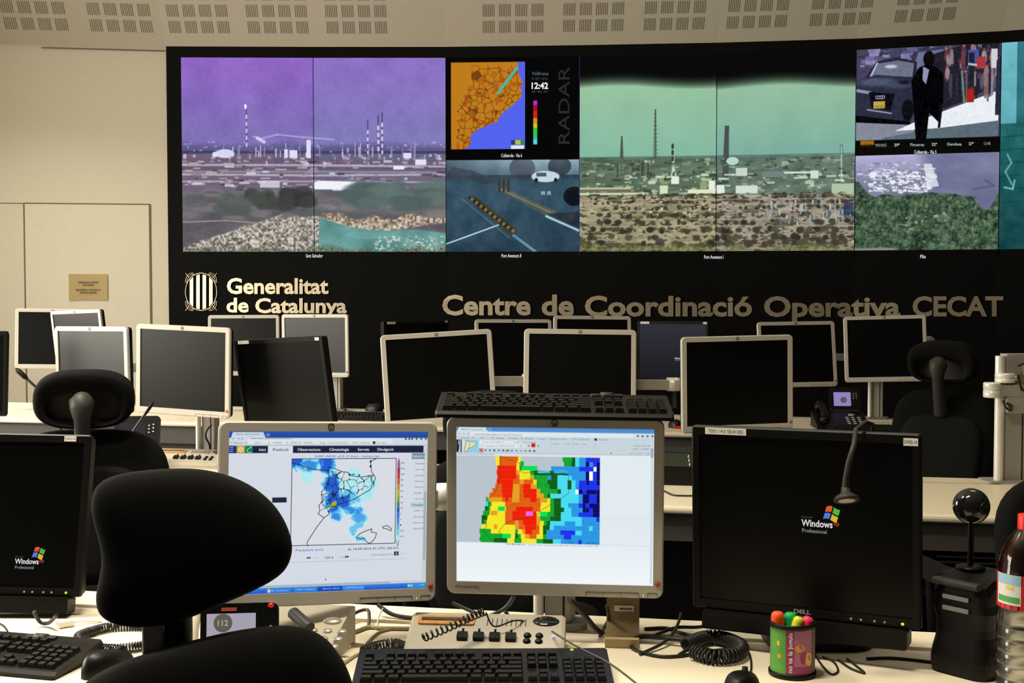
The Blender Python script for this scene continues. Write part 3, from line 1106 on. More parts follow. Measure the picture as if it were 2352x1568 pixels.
# ---- feed: hillside town by a river
p = Pic(1960, 358, 2292, 578, 330, (120, 122, 150))
p.vgrad(358, 440, (176, 172, 212), (116, 120, 152))
p.fill(np.clip((p.X - 2100 - (p.Y - 360) * .35) / 30, 0, 1) * .8, (108, 112, 146))
p.a += (p.fbm(30, 5, 2) - .5)[..., None] * 30
p.bits(120, 1964, 372, 2110, 420, (3, 14), (1.5, 5), [(214, 218, 232), (168, 170, 190), (128, 128, 150)], 18, .7)
p.bits(230, 1990, 390, 2140, 442, (3, 14), (2, 6), [(236, 240, 246), (206, 210, 222), (120, 124, 136), (246, 250, 252)], 8, .85)
p.poly([(2120, 380), (2138, 380), (2156, 432), (2130, 436)], (226, 232, 240), .8)
p.line([(2235, 440), (2280, 434), (2260, 420)], 5, (84, 88, 112), .7)
top = 440 + 18 * p.noise(36, 12) - 26 * np.clip((2010 - p.X) / 40, 0, 1) + 45 * np.clip((p.X - 2230) / 40, 0, 1) * np.clip((2290 - p.X) / 30, 0, 1)
tr = np.clip((p.Y - top) / 3, 0, 1)
p.fill(tr, (62, 84, 66))
p.a += (tr * (p.fbm(18, 14) - .5) * 120)[..., None] * np.array((.8, 1, .75))
r = random.Random(3)
for _ in range(230):
    x_, y = r.uniform(1960, 2292), r.uniform(452, 575)
    if y > np.interp(x_, p.X[0], top[0]) + 8:
        c = r.choice([(84, 108, 78), (52, 74, 56), (100, 122, 92), (44, 62, 50), (70, 96, 66)])
        p.ell(x_, y, r.uniform(5, 14), r.uniform(4, 10), c, .5, .7)
for _ in range(500):
    x_, y = r.uniform(1960, 2292), r.uniform(446, 576)
    if y > np.interp(x_, p.X[0], top[0]) + 4:
        lt = r.random() < .5
        p.ell(x_, y, r.uniform(2, 5), r.uniform(2, 5), (116, 138, 104) if lt else (34, 50, 40), .5, .9)
p.a += (tr * (p.noise(3, 44) - .5) * 46)[..., None]
p.bits(16, 2060, 490, 2180, 540, (4, 10), (3, 6), [(190, 190, 190), (150, 160, 150)], 9, .6)
p.fill(np.clip((p.Y - (566 + 6 * p.noise(30, 20))) / 4, 0, 1) * np.clip((2070 - p.X) / 20, 0, 1), (128, 140, 132))
d6 = cube('feed_display', 5, 6, .527, 1, p, 'lit picture of green trees before a white town by a river')
wall_text('Flix', 2113, 2126, 593, 585, WHT, d6, 'caption', bold=.01)
# ---- feed cut by the frame: teal crane
p = Pic(2294, 105, 2620, 578, 240, (26, 78, 82))
p.vgrad(105, 300, (112, 186, 196), (92, 168, 180), 2290, 2332)
p.vgrad(105, 300, (52, 118, 130), (40, 104, 112), 2332, 2625)
p.fill((p.Y > 290) * .9, (30, 92, 94))
p.vgrad(300, 578, (34, 104, 104), (20, 62, 66), al=.8)
for k in range(9):
    p.line([(2300, 320 + k * 30), (2620, 310 + k * 30)], 3, (22, 70, 72), .8)
    p.line([(2310 + k * 34, 300), (2340 + k * 34, 578)], 3, (26, 84, 84), .7)
p.line([(2312, 360), (2322, 380), (2308, 400), (2324, 430)], 4, (130, 190, 190), .7)
p.line([(2306, 436), (2326, 440), (2330, 420)], 4, (140, 200, 200), .8)
p.a += (p.fbm(26, 5) - .5)[..., None] * 30
cube('feed_display', 6, 7, 0, 1, p, 'lit teal picture of a steel crane structure')
d1 = [o for o in vw.children if o.name.startswith('feed_display')][0]
wall_text('Sant Salvador', 703, 742, 591, 583, WHT, d1, 'caption', bold=.01)

# thin joints between the projection cubes
for s, dark in ((1, 1), (2, 1), (3, 0), (4, 1), (5, 1), (6, 1)):
    i = NPX.index(SEAM[s])
    mb = MB()
    mb.box((NX[i], NY[i] - .006, (ZT + ZB) / 2 - .02), (.005, .004, ZT - ZB + .05))
    mb.obj('cube_joint', 'black_fascia' if dark else glow('joint_blue', (40, 42, 92)), vw)
# ------------------------------------------------------------------ fixed signs on the fascia
sg = thing('wall_lettering', 'striped oval emblem and two lines of brass lettering under the purple refinery picture', 'sign')
for t, a, b, yb, yt in (('Generalitat', 522, 755, 673.5, 639), ('de', 521, 572, 716, 684), ('Catalunya', 587, 797, 717.5, 685)):
    wall_text(t, a, b, yb, yt, (0, 0, 0), sg, 'lettering', .002, .028, MATS['brass_steel'], .006)


def emb(px, py, off=.006):
    X, Y = wall_xy(px)
    q = at_y(px, py, float(Y))
    return Vector((q.x, q.y - off, q.z))


cx, cy, rx, ry = 462.5, 670, 36, 43
mb = MB()
mb.tube([emb(cx + rx * math.cos(2 * PI * k / 48), cy + ry * math.sin(2 * PI * k / 48)) for k in range(49)], .0045, 6)
for x_ in (440.5, 455.5, 470, 485):
    hw = 3.9
    P = []
    for xx in (x_ - hw, x_ - hw / 2, x_, x_ + hw / 2, x_ + hw):
        P.append((xx, cy - (ry - 3) * math.sqrt(max(0, 1 - ((xx - cx) / (rx - 2)) ** 2))))
    Q = [(xx, 2 * cy - yy) for xx, yy in reversed(P)]
    L = P + Q
    A = [emb(*q, .010) for q in L]
    B = [emb(*q, .0) for q in L]
    n = len(L)
    mb.add(A + B, [tuple(range(n))] + [(i, i + n, (i + 1) % n + n, (i + 1) % n) for i in range(n)])
for sx in (-1, 1):
    for sy in (-1, 1):
        c0 = (cx + sx * 36, cy + sy * 43)
        for d_ in (0, 3.2):
            mb.tube([emb(c0[0] - sx * (d_ + 22 * (1 - t)) if False else c0[0] - sx * d_ - sx * 20 * t ** 2 * .9, c0[1] - sy * d_ - sy * 22 * (1 - t) ** 2) for t in [k / 10 for k in range(11)]], .0032, 5)
        mb.tube([emb(c0[0], c0[1]), emb(c0[0] - sx * 9, c0[1] - sy * 11)], .0035, 5)
mb.obj('emblem', 'brass_steel', sg)
sg2 = thing('wall_lettering', 'long single line of large brass lettering fading into the dark on the fascia', 'sign')
for t, a, b, yb, yt in (('Centre', 1016, 1219, 722, 678), ('de', 1244, 1318, 723, 677), ('Coordinació', 1343, 1727, 724.5, 680), ('Operativa', 1754, 2067, 725.5, 681), ('CECAT', 2095, 2303, 724.5, 681)):
    wall_text(t, a, b, yb, yt, (0, 0, 0), sg2, 'lettering', .002, .030, MATS['brass_steel'], .006)

# ================================================================== DESKS


def desk(label, y0, seam, back, x0, x1):
    t = thing('console_desk', label, 'desk', (0, y0, 0), (0, 0, ROW_A))
    k = math.cos(ROW_A)
    ds, db = (seam - y0) * k, (back - y0) * k
    cx, w = (x0 + x1) / 2, x1 - x0
    mb = MB()
    mb.rbox((cx, (ds - .006) / 2, DESK_Z - .0125), (w, ds - .006, .025), .012, 0, 'x', 3)
    mb.obj('worktop', 'desk_cream', t)
    mb = MB()
    mb.box((cx, (ds + db) / 2 + .004, DESK_Z - .0125), (w, db - ds - .008, .025))
    mb.obj('rear_flap', 'desk_cream', t)
    mb = MB()
    mb.box((cx, .05, DESK_Z - .07), (w - .04, .03, .09))
    mb.obj('apron', 'apron_grey', t)
    mb = MB()
    mb.box((cx, db - .05, DESK_Z / 2 - .02), (w - .04, .03, DESK_Z - .07))
    mb.obj('modesty_panel', 'black_board', t)
    n = 4
    for i in range(n):
        mb = MB()
        x = x0 + .04 + (w - .08) * i / (n - 1)
        mb.box((x, db / 2, (DESK_Z - .026) / 2), (.03, db - .14, DESK_Z - .03))
        mb.obj('side_panel', 'black_board', t)
    return t


desk('long cream desk with the keyboard, telephone and pen cup on it, closest to the viewer', 2.00, 2.545, 2.67, -2.2, 1.9)
desk('long cream desk of the middle row, behind the two lit weather screens', 4.08, 4.77, 4.90, -3.2, 2.9)
desk('long cream desk of the far row, in front of the video wall', 6.21, 6.98, 7.10, -3.5, 3.6)


def row_y(row, x, d=0):
    """world Y on a row line at X: row 1..3, from its front edge"""
    return {1: 2.00, 2: 4.08, 3: 6.21}[row] + SLOPE * x + d


# ================================================================== MONITORS
_ME = {}


def cached(key, fn):
    if key not in _ME:
        _ME[key] = fn()
    return _ME[key]


HPW, HPH, HSW, HSH, HZC = .412, .340, .374, .297, .003
DLW, DLH, DSW, DSH, DZC = .405, .335, .376, .300, .0


def hp_bezel():
    mb = MB()
    mb.frame(HPW, HPH, HSW, HSH, HZC, .016, 0, .012, 0, 5, 1)
    return mb.mesh('hp_bezel', ['silver_plastic', 'silver_plastic'])


def hp_back():
    mb = MB()
    mb.rbox((0, .021, 0), (HPW - .006, .018, HPH - .006), .014)
    mb.rbox((0, .044, -.005), (.29, .030, .25), .02, ch=.008)
    return mb.mesh('rear_housing', 'black_plastic')


def scr(w, h, zc):
    mb = MB()
    mb.box((0, .008, zc), (w + .002, .008, h + .002))
    return mb.mesh('screen', 'dark_screen')


def dl_bezel():
    mb = MB()
    mb.frame(DLW, DLH, DSW, DSH, DZC, .006, 0, .014, 0, 3)
    return mb.mesh('dark_bezel', 'bezel_black')


def dl_back():
    mb = MB()
    mb.rbox((0, .027, 0), (DLW - .008, .026, DLH - .008), .008)
    mb.rbox((0, .058, 0), (.27, .034, .24), .02, ch=.008)
    return mb.mesh('rear_housing', 'black_plastic')


def hp_logo():
    mb = MB()
    pts = [(.0058 * math.cos(a), 0, .0058 * math.sin(a)) for a in [2 * PI * k / 20 for k in range(21)]]
    mb.tube([(x, -.0004, z + HPH / 2 - .0095) for x, _, z in pts], .0008, 5)
    put_text(mb, 'hp', .0, HPH / 2 - .012, .0045, -.0008, 0, 'c', .02, shear=.2)
    return mb.mesh('logo', 'ink')


def hp_buttons():
    mb = MB()
    z0, z1, w = -HPH / 2 + .0105, -HPH / 2 + .002, .0006
    for xa, xb, cuts in ((.060, .160, (.060, .0933, .1267, .160)), (.177, .199 - .004, (.177, .195))):
        mb.box(((xa + xb) / 2, -.0003, z0), (xb - xa, .0008, w))
        for x in cuts:
            mb.box((x, -.0003, (z0 + z1) / 2), (w, .0008, z0 - z1))
    return mb.mesh('button_strip', 'ink')


def dl_buttons():
    mb = MB()
    for k in range(4):
        mb.rbox((.085 + .017 * k + (.006 if k > 1 else 0), -.0004, -DLH / 2 + .0085), (.0042, .0012, .004), .002)
    return mb.mesh('buttons', 'print_silver')


def dl_logo():
    mb = MB()
    put_text(mb, 'DELL', 0, -DLH / 2 + .0085, .0070, -.0005, 0, 'c', .03, .030)
    return mb.mesh('logo', 'print_silver')


def soundbar():
    mb = MB()
    mb.rbox((0, .012, -DLH / 2 - .0175), (.362, .046, .034), .005, 0, 'y', 3)
    return mb.mesh('soundbar', 'bezel_black')


def xp_logo(root, scrn, ox, oz, k, off=.0038):
    """coloured four-pane flag and lettering of the idle screen"""
    y = off
    mb = MB()
    cols = [(232, 96, 52), (90, 190, 66), (84, 132, 232), (236, 190, 60)]
    for i, (sx, sz) in enumerate(((-1, 1), (1, 1), (-1, -1), (1, -1))):
        g, w, h = .0009 * k, .0098 * k, .0094 * k

        def T(u, v):
            return (ox + .014 * k + u + .28 * v, y, oz + .021 * k + v + .0018 * k * math.sin((u / (w * 2) + .5) * PI * 1.6) - .12 * u)
        ua, ub = (g, w) if sx > 0 else (-w, -g)
        va, vb = (g, h) if sz > 0 else (-h, -g)
        n = 6
        for q in range(n):
            a, b = ua + (ub - ua) * q / n, ua + (ub - ua) * (q + 1) / n
            mb.add([T(a, va), T(b, va), T(b, vb), T(a, vb)], [(0, 1, 2, 3)], i)
    mb.obj('flag_logo', [glow('logo_%d' % i, c, .85) for i, c in enumerate(cols)], scrn)
    mb = MB()
    put_text(mb, 'Windows', ox - .030 * k, oz + .0005 * k, .0098 * k, y, 0, 'l', .02, .0455 * k)
    put_text(mb, 'xp', ox + .0165 * k, oz + .0045 * k, .0065 * k, y, 1, 'l', .0, .0085 * k)
    put_text(mb, 'Professional', ox - .029 * k, oz - .0088 * k, .0058 * k, y, 2, 'l', .0, .036 * k)
    put_text(mb, 'Microsoft', ox - .030 * k, oz + .0125 * k, .0032 * k, y, 3, 'l', .0, .016 * k)
    mb.obj('logo_lettering', [glow('logo_white', (216, 216, 218)), glow('logo_red', (196, 84, 44)), glow('logo_grey', (148, 148, 150)), glow('logo_dim', (78, 76, 76))], scrn)


def sticker(root, x, z, w, h, txt):
    mb = MB()
    mb.box((x, -.0004, z), (w, .0008, h))
    s = mb.obj('label_sticker', 'paper_white', root)
    mb = MB()
    put_text(mb, txt, x, z - h * .24, h * .5, -.0010, 0, 'c', .0, w * .84)
    mb.obj('sticker_print', 'ink', s)


def monitor(kind, pose, label, group=None, content=None, led=None, k=1.0, stand=False):
    x, y, z, yaw, tilt, roll = pose
    root = thing('computer_monitor', label, 'monitor', (x, y, z), (R_(tilt), R_(roll), R_(yaw)), group, 'YXZ')
    root.scale = (k, k, k)
    if kind == 'H':
        link('bezel', cached('hb', hp_bezel), root)
        link('rear_housing', cached('hr', hp_back), root)
        s = link('screen', cached('hs', lambda: scr(HSW, HSH, HZC)), root)
        link('logo', cached('hl', hp_logo), root)
        link('button_strip', cached('hbt', hp_buttons), root)
        mb = MB()
        mb.lathe([(.0001, -.0008), (.0052, -.0008), (.0052, 0)], (0, 0, 0), 16, 0, Matrix.Rotation(-PI / 2, 3, 'X'))
        o = mb.obj('warning_sticker', 'sticker_red', root, Matrix.Translation((HPW / 2 - .010, -.0008, HZC - HSH / 2 + .004)))
    else:
        link('bezel', cached('db', dl_bezel), root)
        link('rear_housing', cached('dr', dl_back), root)
        s = link('screen', cached('ds', lambda: scr(DSW, DSH, DZC)), root)
        link('buttons', cached('dbt', dl_buttons), root)
        link('logo', cached('dl', dl_logo), root)
    if led:
        lx, lz = (.169, -HPH / 2 + .0055) if kind == 'H' else (.172, -DLH / 2 + .0085)
        mb = MB()
        mb.ball((lx, -.0005, lz), (.0028, .0012, .0026) if kind == 'D' else (.0012, .0008, .0022), 0, 10)
        mb.obj('status_light', glow('led_' + led, {'green': (205, 240, 40), 'amber': (220, 190, 60)}[led], 1.1), root)
    if stand:
        M = mtx(root)
        fwd = Matrix.Rotation(R_(yaw), 3, 'Z')
        b = Vector((x, y, 0)) + fwd @ Vector((0, .12, 0))
        mb = MB()
        mb.rbox((b.x, b.y, DESK_Z + .009), (.20, .15, .016), .05, 0, 'z', 6)
        world_part(mb.obj('stand_foot', 'bezel_black'), root, M)
        mb = MB()
        top = M @ Vector((0, .06, 0))
        mb.tube([(b.x, b.y + .02, DESK_Z + .012), (b.x, b.y + .02, z - .12), (top.x, top.y, top.z - .02)], [.035, .03, .028], 14)
        world_part(mb.obj('stand_neck', 'bezel_black'), root, M)
    return root, s


# ---------------------------------------------------------------- page pictures of the two lit screens


def scr_mesh(pic, sw, sh, zc, y=.0036):
    return pic.mesh('page', lambda u, v: (-sw / 2 + sw * u, np.zeros_like(u) + y, zc + sh / 2 - sh * v))


# weather page with the precipitation chart: coordinates as a flat page 1580 x 1250
pg = Pic(0, 0, 1580, 1250, 500, (212, 218, 228))
pg.vgrad(0, 52, (44, 84, 172), (36, 70, 156))
pg.poly([(14, 52), (30, 6), (262, 6), (282, 52)], (205, 216, 228))
pg.rect(286, 14, 312, 40, (82, 134, 205))
pg.rect(0, 50, 1580, 106, (205, 217, 226))
pg.rect(140, 58, 1290, 100, (220, 228, 232))
pg.rect(0, 76 + 28, 1580, 112, (190, 204, 216))
pg.rect(0, 62 + 44, 1580, 114, (186, 200, 212), .6)
pg.rect(0, 100, 1580, 114, (188, 204, 216))
for i, x in enumerate((14, 128, 300, 440, 540, 765)):
    pg.rect(x, 80, x + 14, 94, (216, 180, 150) if 0 < i < 5 else (190, 196, 200))
pg.rect(1130, 78, 1150, 98, (30, 32, 40))
for x in (1400, 1428, 1452, 1490, 1528, 1566):
    pg.ell(x, 46 + 12, 9, 9, (70, 76, 84), .8)
pg.rect(0, 112, 1560, 168, (30, 36, 62))
pg.rect(0, 112, 60, 168, (34, 46, 120))
for k in range(3):
    pg.rect(6, 122 + k * 16, 34, 126 + k * 16, (190, 200, 235))
pg.rect(60, 112, 122, 168, (206, 172, 66))
pg.ell(91, 140, 17, 17, (240, 226, 190), 1, .1)
pg.ell(91, 140, 9, 9, (206, 172, 66))
pg.rect(122, 112, 182, 168, (26, 122, 84))
pg.line([(142, 158), (140, 140), (158, 130), (168, 120), (174, 128)], 4, (190, 230, 200))
pg.line([(142, 158), (156, 164), (172, 160)], 4, (190, 230, 200))
pg.rect(300, 112, 494, 172, (214, 222, 230))
pg.rect(1548, 112, 1580, 1200, (200, 208, 214))
pg.rect(1556, 480, 1574, 1030, (164, 172, 180))
# chart frame
X0, Y0, X1, Y1 = 489, 214, 1323, 888
pg.rect(X0, Y0, X1, Y1, (216, 220, 228))
f = pg.fbm(70, 9, 1.0, 6)
f = .5 + (f - .5) * 1.5
blue = np.zeros_like(pg.X)


def glo(cx, cy, rx, ry, a=1.0):
    global blue
    blue = np.maximum(blue, a * np.clip(1.25 - ((pg.X - cx) / rx) ** 2 - ((pg.Y - cy) / ry) ** 2 + (f - .5) * 1.7, 0, 1))


glo(520, 230, 60, 80, 1)
glo(620, 270, 110, 50, .75)
glo(760, 260, 70, 110, 1)
glo(790, 400, 70, 100, 1)
glo(815, 520, 70, 120, 1)
glo(880, 560, 90, 80, .9)
glo(960, 530, 90, 80, .55)
glo(990, 390, 120, 90, .3)
glo(1120, 400, 60, 50, .35)
glo(950, 625, 120, 45, .8)
glo(1010, 680, 90, 50, .62)
glo(860, 670, 70, 40, .7)
glo(980, 770, 36, 60, .55)
glo(1010, 740, 60, 30, .5)
glo(1050, 850, 50, 30, .5)
glo(620, 360, 60, 60, .3)
glo(1080, 480, 60, 80, .35)
inside = (pg.X > X0) * (pg.X < X1) * (pg.Y > Y0) * (pg.Y < Y1)
for lo, c in ((.12, (176, 232, 240)), (.34, (110, 196, 238)), (.58, (58, 140, 222)), (.82, (40, 92, 206))):
    pg.fill(np.clip((blue - lo) * 14, 0, 1) * inside, c)
pg.poly([(800, 560), (838, 545), (845, 575), (815, 605), (792, 600)], (148, 180, 40))


def tw(x, y):
    """point read on an enlarged view of the photograph -> page"""
    return (x - 122) / 1575 * 1580, (y - 140 + (x - 122) * .005) / 1250 * 1250


INK = (26, 30, 44)
pg.line([tw(613, 384), tw(690, 404), tw(760, 430), tw(820, 438), tw(893, 442), tw(900, 415), tw(940, 425), tw(1000, 450), tw(1050, 458), tw(1085, 485), tw(1130, 490), tw(1170, 495), tw(1240, 480), tw(1262, 480)], 5, INK)
pg.line([tw(1262, 480), tw(1276, 505), tw(1262, 530), tw(1262, 560), tw(1225, 600), tw(1170, 630), tw(1115, 665), tw(1040, 690), tw(980, 708), tw(940, 728), tw(900, 760), tw(912, 780), tw(868, 812), tw(815, 880), tw(770, 950), tw(738, 1000), tw(742, 1030)], 5, INK)
pg.line([tw(1262, 480), tw(1240, 450), tw(1238, 400), tw(1230, 372), tw(1280, 348)], 5, INK)
for y in (372, 410):
    pg.ell(*tw(1233, y), 8, 10, INK)
pg.line([tw(893, 442), tw(905, 500), tw(880, 570), tw(845, 610), tw(850, 680), tw(825, 720), tw(835, 760), tw(820, 780), tw(868, 812)], 5, INK)
r = random.Random(8)
cells = []
for _ in range(400):
    q = (r.uniform(830, 1270), r.uniform(440, 800))
    a_, b_ = q
    if all((a_ - u) ** 2 + (b_ - v) ** 2 > 42 ** 2 for u, v in cells):
        cells.append(q)
CX = np.array([tw(*c)[0] for c in cells])
CY = np.array([tw(*c)[1] for c in cells])
wx, wy = (pg.fbm(40, 21) - .5) * 44, (pg.fbm(40, 31) - .5) * 44
D = np.sqrt(((pg.X + wx)[..., None] - CX) ** 2 + ((pg.Y + wy)[..., None] - CY) ** 2)
D.sort(-1)
U, V = pg.X / 1580 * 1575 + 122, pg.Y + 140 - pg.X * .005
reg = (V > 442 + (U - 893) * .12) * (V < 726 - (U - 940) * .52) * (U > 885) * (U < 1262)
reg = np.maximum(reg, (V >= 600) * (V < 800) * (U > 840) * (U < 920) * (V < 800 - (U - 860) * .6))
pg.fill(reg * np.clip(1.6 - (D[..., 1] - D[..., 0]) / 4.2, 0, 1), INK)
pg.line([tw(1125, 970), tw(1150, 945), tw(1190, 925), tw(1250, 905), tw(1245, 928), tw(1290, 940), tw(1280, 975), tw(1255, 1005), tw(1232, 1020), tw(1205, 1000), tw(1190, 975), tw(1165, 985), tw(1125, 970)], 5, INK)
pg.line([tw(1338, 890), tw(1375, 880), tw(1412, 908), tw(1405, 924), tw(1370, 905), tw(1345, 905), tw(1338, 890)], 5, INK)
for a, b, c, d in ((X0, Y0, X1, Y0), (X0, Y1, X1, Y1), (X0, Y0, X0, Y1), (X1, Y0, X1, Y1)):
    pg.line([(a, b), (c, d)], 5, INK)
cb = [(150, 90, 150), (170, 40, 60), (205, 50, 40), (196, 90, 50), (196, 140, 60), (190, 170, 50), (130, 170, 50), (60, 140, 90), (50, 90, 190), (60, 110, 210), (70, 140, 215), (90, 175, 220), (110, 210, 215), (170, 225, 230)]
for k, c in enumerate(cb):
    ya = 246 + k * 44.5
    pg.rect(1334, ya, 1356, ya + 44, c)
pg.poly([(1334, 246), (1345, 206), (1356, 246)], cb[0])
pg.line([(1334, 868), (1345, 912), (1356, 868)], 3, INK)
pg.rect(1452, 172, 1560, 220, (118, 146, 164))
pg.rect(1446, 566, 1560, 610, (182, 206, 214))
pg.rect(340, 512, 452, 552, (34, 40, 66))
pg.rect(1316, 955, 1354, 985, (40, 44, 60))
pg.rect(1354, 955, 1392, 987, (196, 214, 222))
pg.line([(300, 1018), (1410, 1012)], 2.5, (160, 170, 186))
pg.poly([(612, 985), (630, 976), (630, 994)], INK)
pg.poly([(628, 985), (646, 976), (646, 994)], INK)
pg.poly([(920, 976), (938, 985), (920, 994)], INK)
pg.poly([(936, 976), (954, 985), (936, 994)], INK)
pg.rect(0, 1186, 1580, 1208, (198, 206, 214))
pg.rect(250, 1190, 1290, 1204, (170, 178, 188))
pg.vgrad(1208, 1250, (60, 130, 225), (30, 84, 196))
for xa, xb, c in ((310, 500, (56, 134, 222)), (520, 700, (62, 142, 226)), (708, 900, (26, 70, 176)), (908, 1080, (70, 146, 226)), (1430, 1580, (50, 150, 220))):
    pg.rect(xa, 1212, xb, 1246, c, .8)
pg.rect(318, 1218, 338, 1242, (226, 214, 150))
pg.ell(1462, 1228, 12, 11, (140, 200, 140))
pg.ell(1440, 1228, 8, 8, (200, 220, 240))
pg.poly([(766, 1142), (766, 1166), (772, 1161), (778, 1170)], (60, 60, 70))

# ---------------------------------------------------------------- forecast page with the coarse coloured map: page 1372 x 1090
ph = Pic(0, 0, 1372, 1090, 490, (226, 236, 240))
ph.vgrad(620, 1090, (222, 232, 238), (240, 246, 250))
ph.vgrad(0, 34, (74, 132, 202), (86, 146, 210))
ph.poly([(4, 34), (18, 4), (206, 4), (222, 34)], (206, 222, 230))
ph.rect(224, 8, 246, 30, (104, 160, 220))
ph.rect(0, 32, 1372, 66, (208, 222, 230))
ph.rect(96, 38, 1230, 64, (222, 232, 236))
ph.rect(0, 66, 1372, 92, (196, 212, 222))
for i, x in enumerate((12, 110, 246, 368, 452, 566, 640)):
    ph.rect(x, 70, x + 13, 84, (206, 176, 140) if 0 < i < 5 else (190, 200, 206))
ph.rect(962, 70, 978, 86, (34, 36, 44))
for x in (1260, 1292, 1326, 1360):
    ph.ell(x, 50, 8, 8, (76, 84, 92), .8)
ph.rect(0, 92, 1372, 180, (200, 212, 220))
ph.rect(0, 92, 37, 180, (24, 22, 62))
ph.rect(37, 92, 156, 180, (214, 218, 220))
ph.poly([(56, 92), (64, 110), (56, 140), (48, 165), (60, 180), (156, 180), (156, 92)], (142, 208, 232))
ph.poly([(66, 96), (84, 98), (100, 108), (128, 104), (138, 112), (132, 128), (108, 144), (88, 152), (76, 162), (70, 178), (54, 176), (58, 150), (64, 130), (68, 112)], (228, 222, 176))
ph.line([(84, 98), (92, 130), (88, 152)], 2, (90, 90, 70))
ph.line([(66, 96), (84, 98), (100, 108), (128, 104), (138, 112), (132, 128), (108, 144), (88, 152), (76, 162), (70, 178), (54, 176), (58, 150), (64, 130), (68, 112), (66, 96)], 2, (70, 74, 60))
ph.rect(160, 94, 430, 118, (224, 232, 236))
ph.rect(160, 122, 430, 144, (232, 236, 238))
ph.rect(436, 94, 582, 146, (206, 218, 226))
ph.rect(440, 112, 470, 140, (228, 234, 236))
ph.rect(524, 110, 552, 138, (206, 50, 24))
ph.rect(160, 152, 188, 178, (196, 120, 96))
for k, c in enumerate(((70, 90, 130), (70, 90, 130), (40, 50, 60), (60, 100, 140), (40, 44, 54), (40, 44, 54), (80, 130, 200), (100, 130, 170), (206, 150, 70), (110, 120, 90), (60, 60, 60), (34, 44, 34))):
    x = 204 + k * 31
    ph.ell(x, 164, 7, 7, c, .8)
for x in (660, 808, 964):
    ph.rect(x, 94, x + 2, 146, (160, 170, 180))
ph.rect(0, 180, 1372, 186, (178, 190, 200))
ph.rect(0, 186, 1000, 202, (216, 224, 228))
ph.rect(1350, 120, 1366, 1080, (206, 216, 226))
ph.rect(1350, 132, 1366, 200, (150, 170, 190))
# map area
ph.rect(0, 203, 1003, 812, (186, 196, 206))
CC = {'.': None, 'r': (238, 34, 6), 'o': (226, 96, 20), 'y': (246, 232, 38), 'a': (230, 160, 36), 'g': (20, 168, 46), 'G': (14, 96, 24), 'l': (10, 226, 84), 'c': (72, 222, 242), 'b': (44, 150, 228), 'B': (30, 52, 238), 'N': (14, 14, 110), 'w': (250, 252, 255), 'm': (238, 100, 244)}
ROWS = '''.480 y510 o640 y660 .950 g1015 G1038 c1065 b1110 B1160 N1165 B1208
.485 y510 o630 y655 g680 .960 g1010 G1038 c1065 b1110 N1135 b1160 B1185 N1208
.495 r628 y650 g668 l775 .870 b960 b1040 b1065 B1165 w1185 N1208
.490 r628 a650 y725 g750 G775 G915 c960 b1040 b1065 b1110 N1135 w1160 B1185 N1208
.495 r628 o650 y725 a750 g775 g845 b870 G915 c1015 b1040 b1065 b1110 N1135 w1160 B1185 N1208
.490 r605 o650 a680 o745 y770 g820 g845 G915 c985 G1012 c1040 b1065 B1115 N1135 B1185 N1208
.480 o525 r605 a650 o675 r730 a770 g820 g860 G915 c985 G1012 c1040 b1062 B1208
.460 o525 r600 o605 a650 o675 r770 a795 g845 g870 g915 G940 c1040 w1062 N1090 B1115 N1185 N1208
.440 o530 r600 a650 o680 r770 a820 g845 G865 c940 c1012 c1062 b1090 N1135 B1185 N1208
.415 g430 a530 o550 r575 o600 a650 o725 r770 o795 a845 y865 g890 G940 c1062 b1090 N1135 B1185 N1208
.410 c430 g455 y550 o575 o650 o700 o800 y865 g890 G940 c990 b1040 b1062 B1090 N1112 B1135 N1208
.408 G430 g445 y500 l548 y555 o625 r745 o795 y865 g890 G962 c1012 b1062 b1090 N1112 N1135 B1160 N1208
.395 g440 y448 a495 y550 o600 r695 m745 r770 y795 l845 g890 G940 c1012 b1062 B1090 B1160 N1208
.385 G425 y550 o600 r770 a795 g845 g865 G890 G940 c1012 c1085 b1115 b1185 B1208
.385 G400 g420 y550 o620 a645 o675 r770 a795 y820 g840 G865 c965 b1040 c1085 b1208
.385 y470 a495 y620 a645 o690 r765 o790 y815 G862 c890 b1135 c1160 b1208
.370 g450 y620 g640 y670 a690 r740 o790 y815 G840 b935 B1040 c1085 b1135 b1208
.375 g530 l590 y620 G640 g660 y690 a720 o770 y815 g840 b960 B1012 b1208
.400 g470 G565 y615 g665 y770 g815 G885 c940 b1062 B1085 b1208'''.split('\n')
for i, row in enumerate(ROWS):
    ya, yb = 205 + i * 32.0, 205 + (i + 1) * 32.0
    x = 365
    for tok in row.split():
        e = float(tok[1:])
        if CC[tok[0]]:
            ph.rect(x - 208, ya, e - 208, yb + .4, CC[tok[0]])
        x = e
ph.ell(395 - 208, 790, 26, 24, (20, 168, 46))
ph.ell(612, 312, 44, 16, (86, 210, 240))
ph.ell(730, 308, 50, 16, (64, 170, 232))
ph.rect(560, 318, 780, 330, (14, 96, 24))
mk = (58, 62, 48)
q = lambda L: [(x - 208, y - 278 - x * .004) for x, y in L]
ph.line(q([(515, 482), (520, 560), (510, 640), (500, 690), (480, 740), (445, 775), (430, 810), (440, 880), (415, 930), (418, 980), (400, 1005), (415, 1035), (450, 1075), (500, 1078), (530, 1040), (505, 1015), (545, 965), (600, 935), (700, 915), (780, 890), (800, 860), (900, 800), (990, 740), (998, 690), (990, 610), (960, 595), (900, 605), (870, 600), (790, 585), (740, 590), (690, 600), (655, 590), (650, 530), (600, 515), (515, 482)]), 2.6, mk, .9)
ph.line(q([(645, 830), (640, 790), (700, 710), (690, 650), (720, 630), (770, 670), (850, 690), (860, 740)]), 1.8, mk, .45)
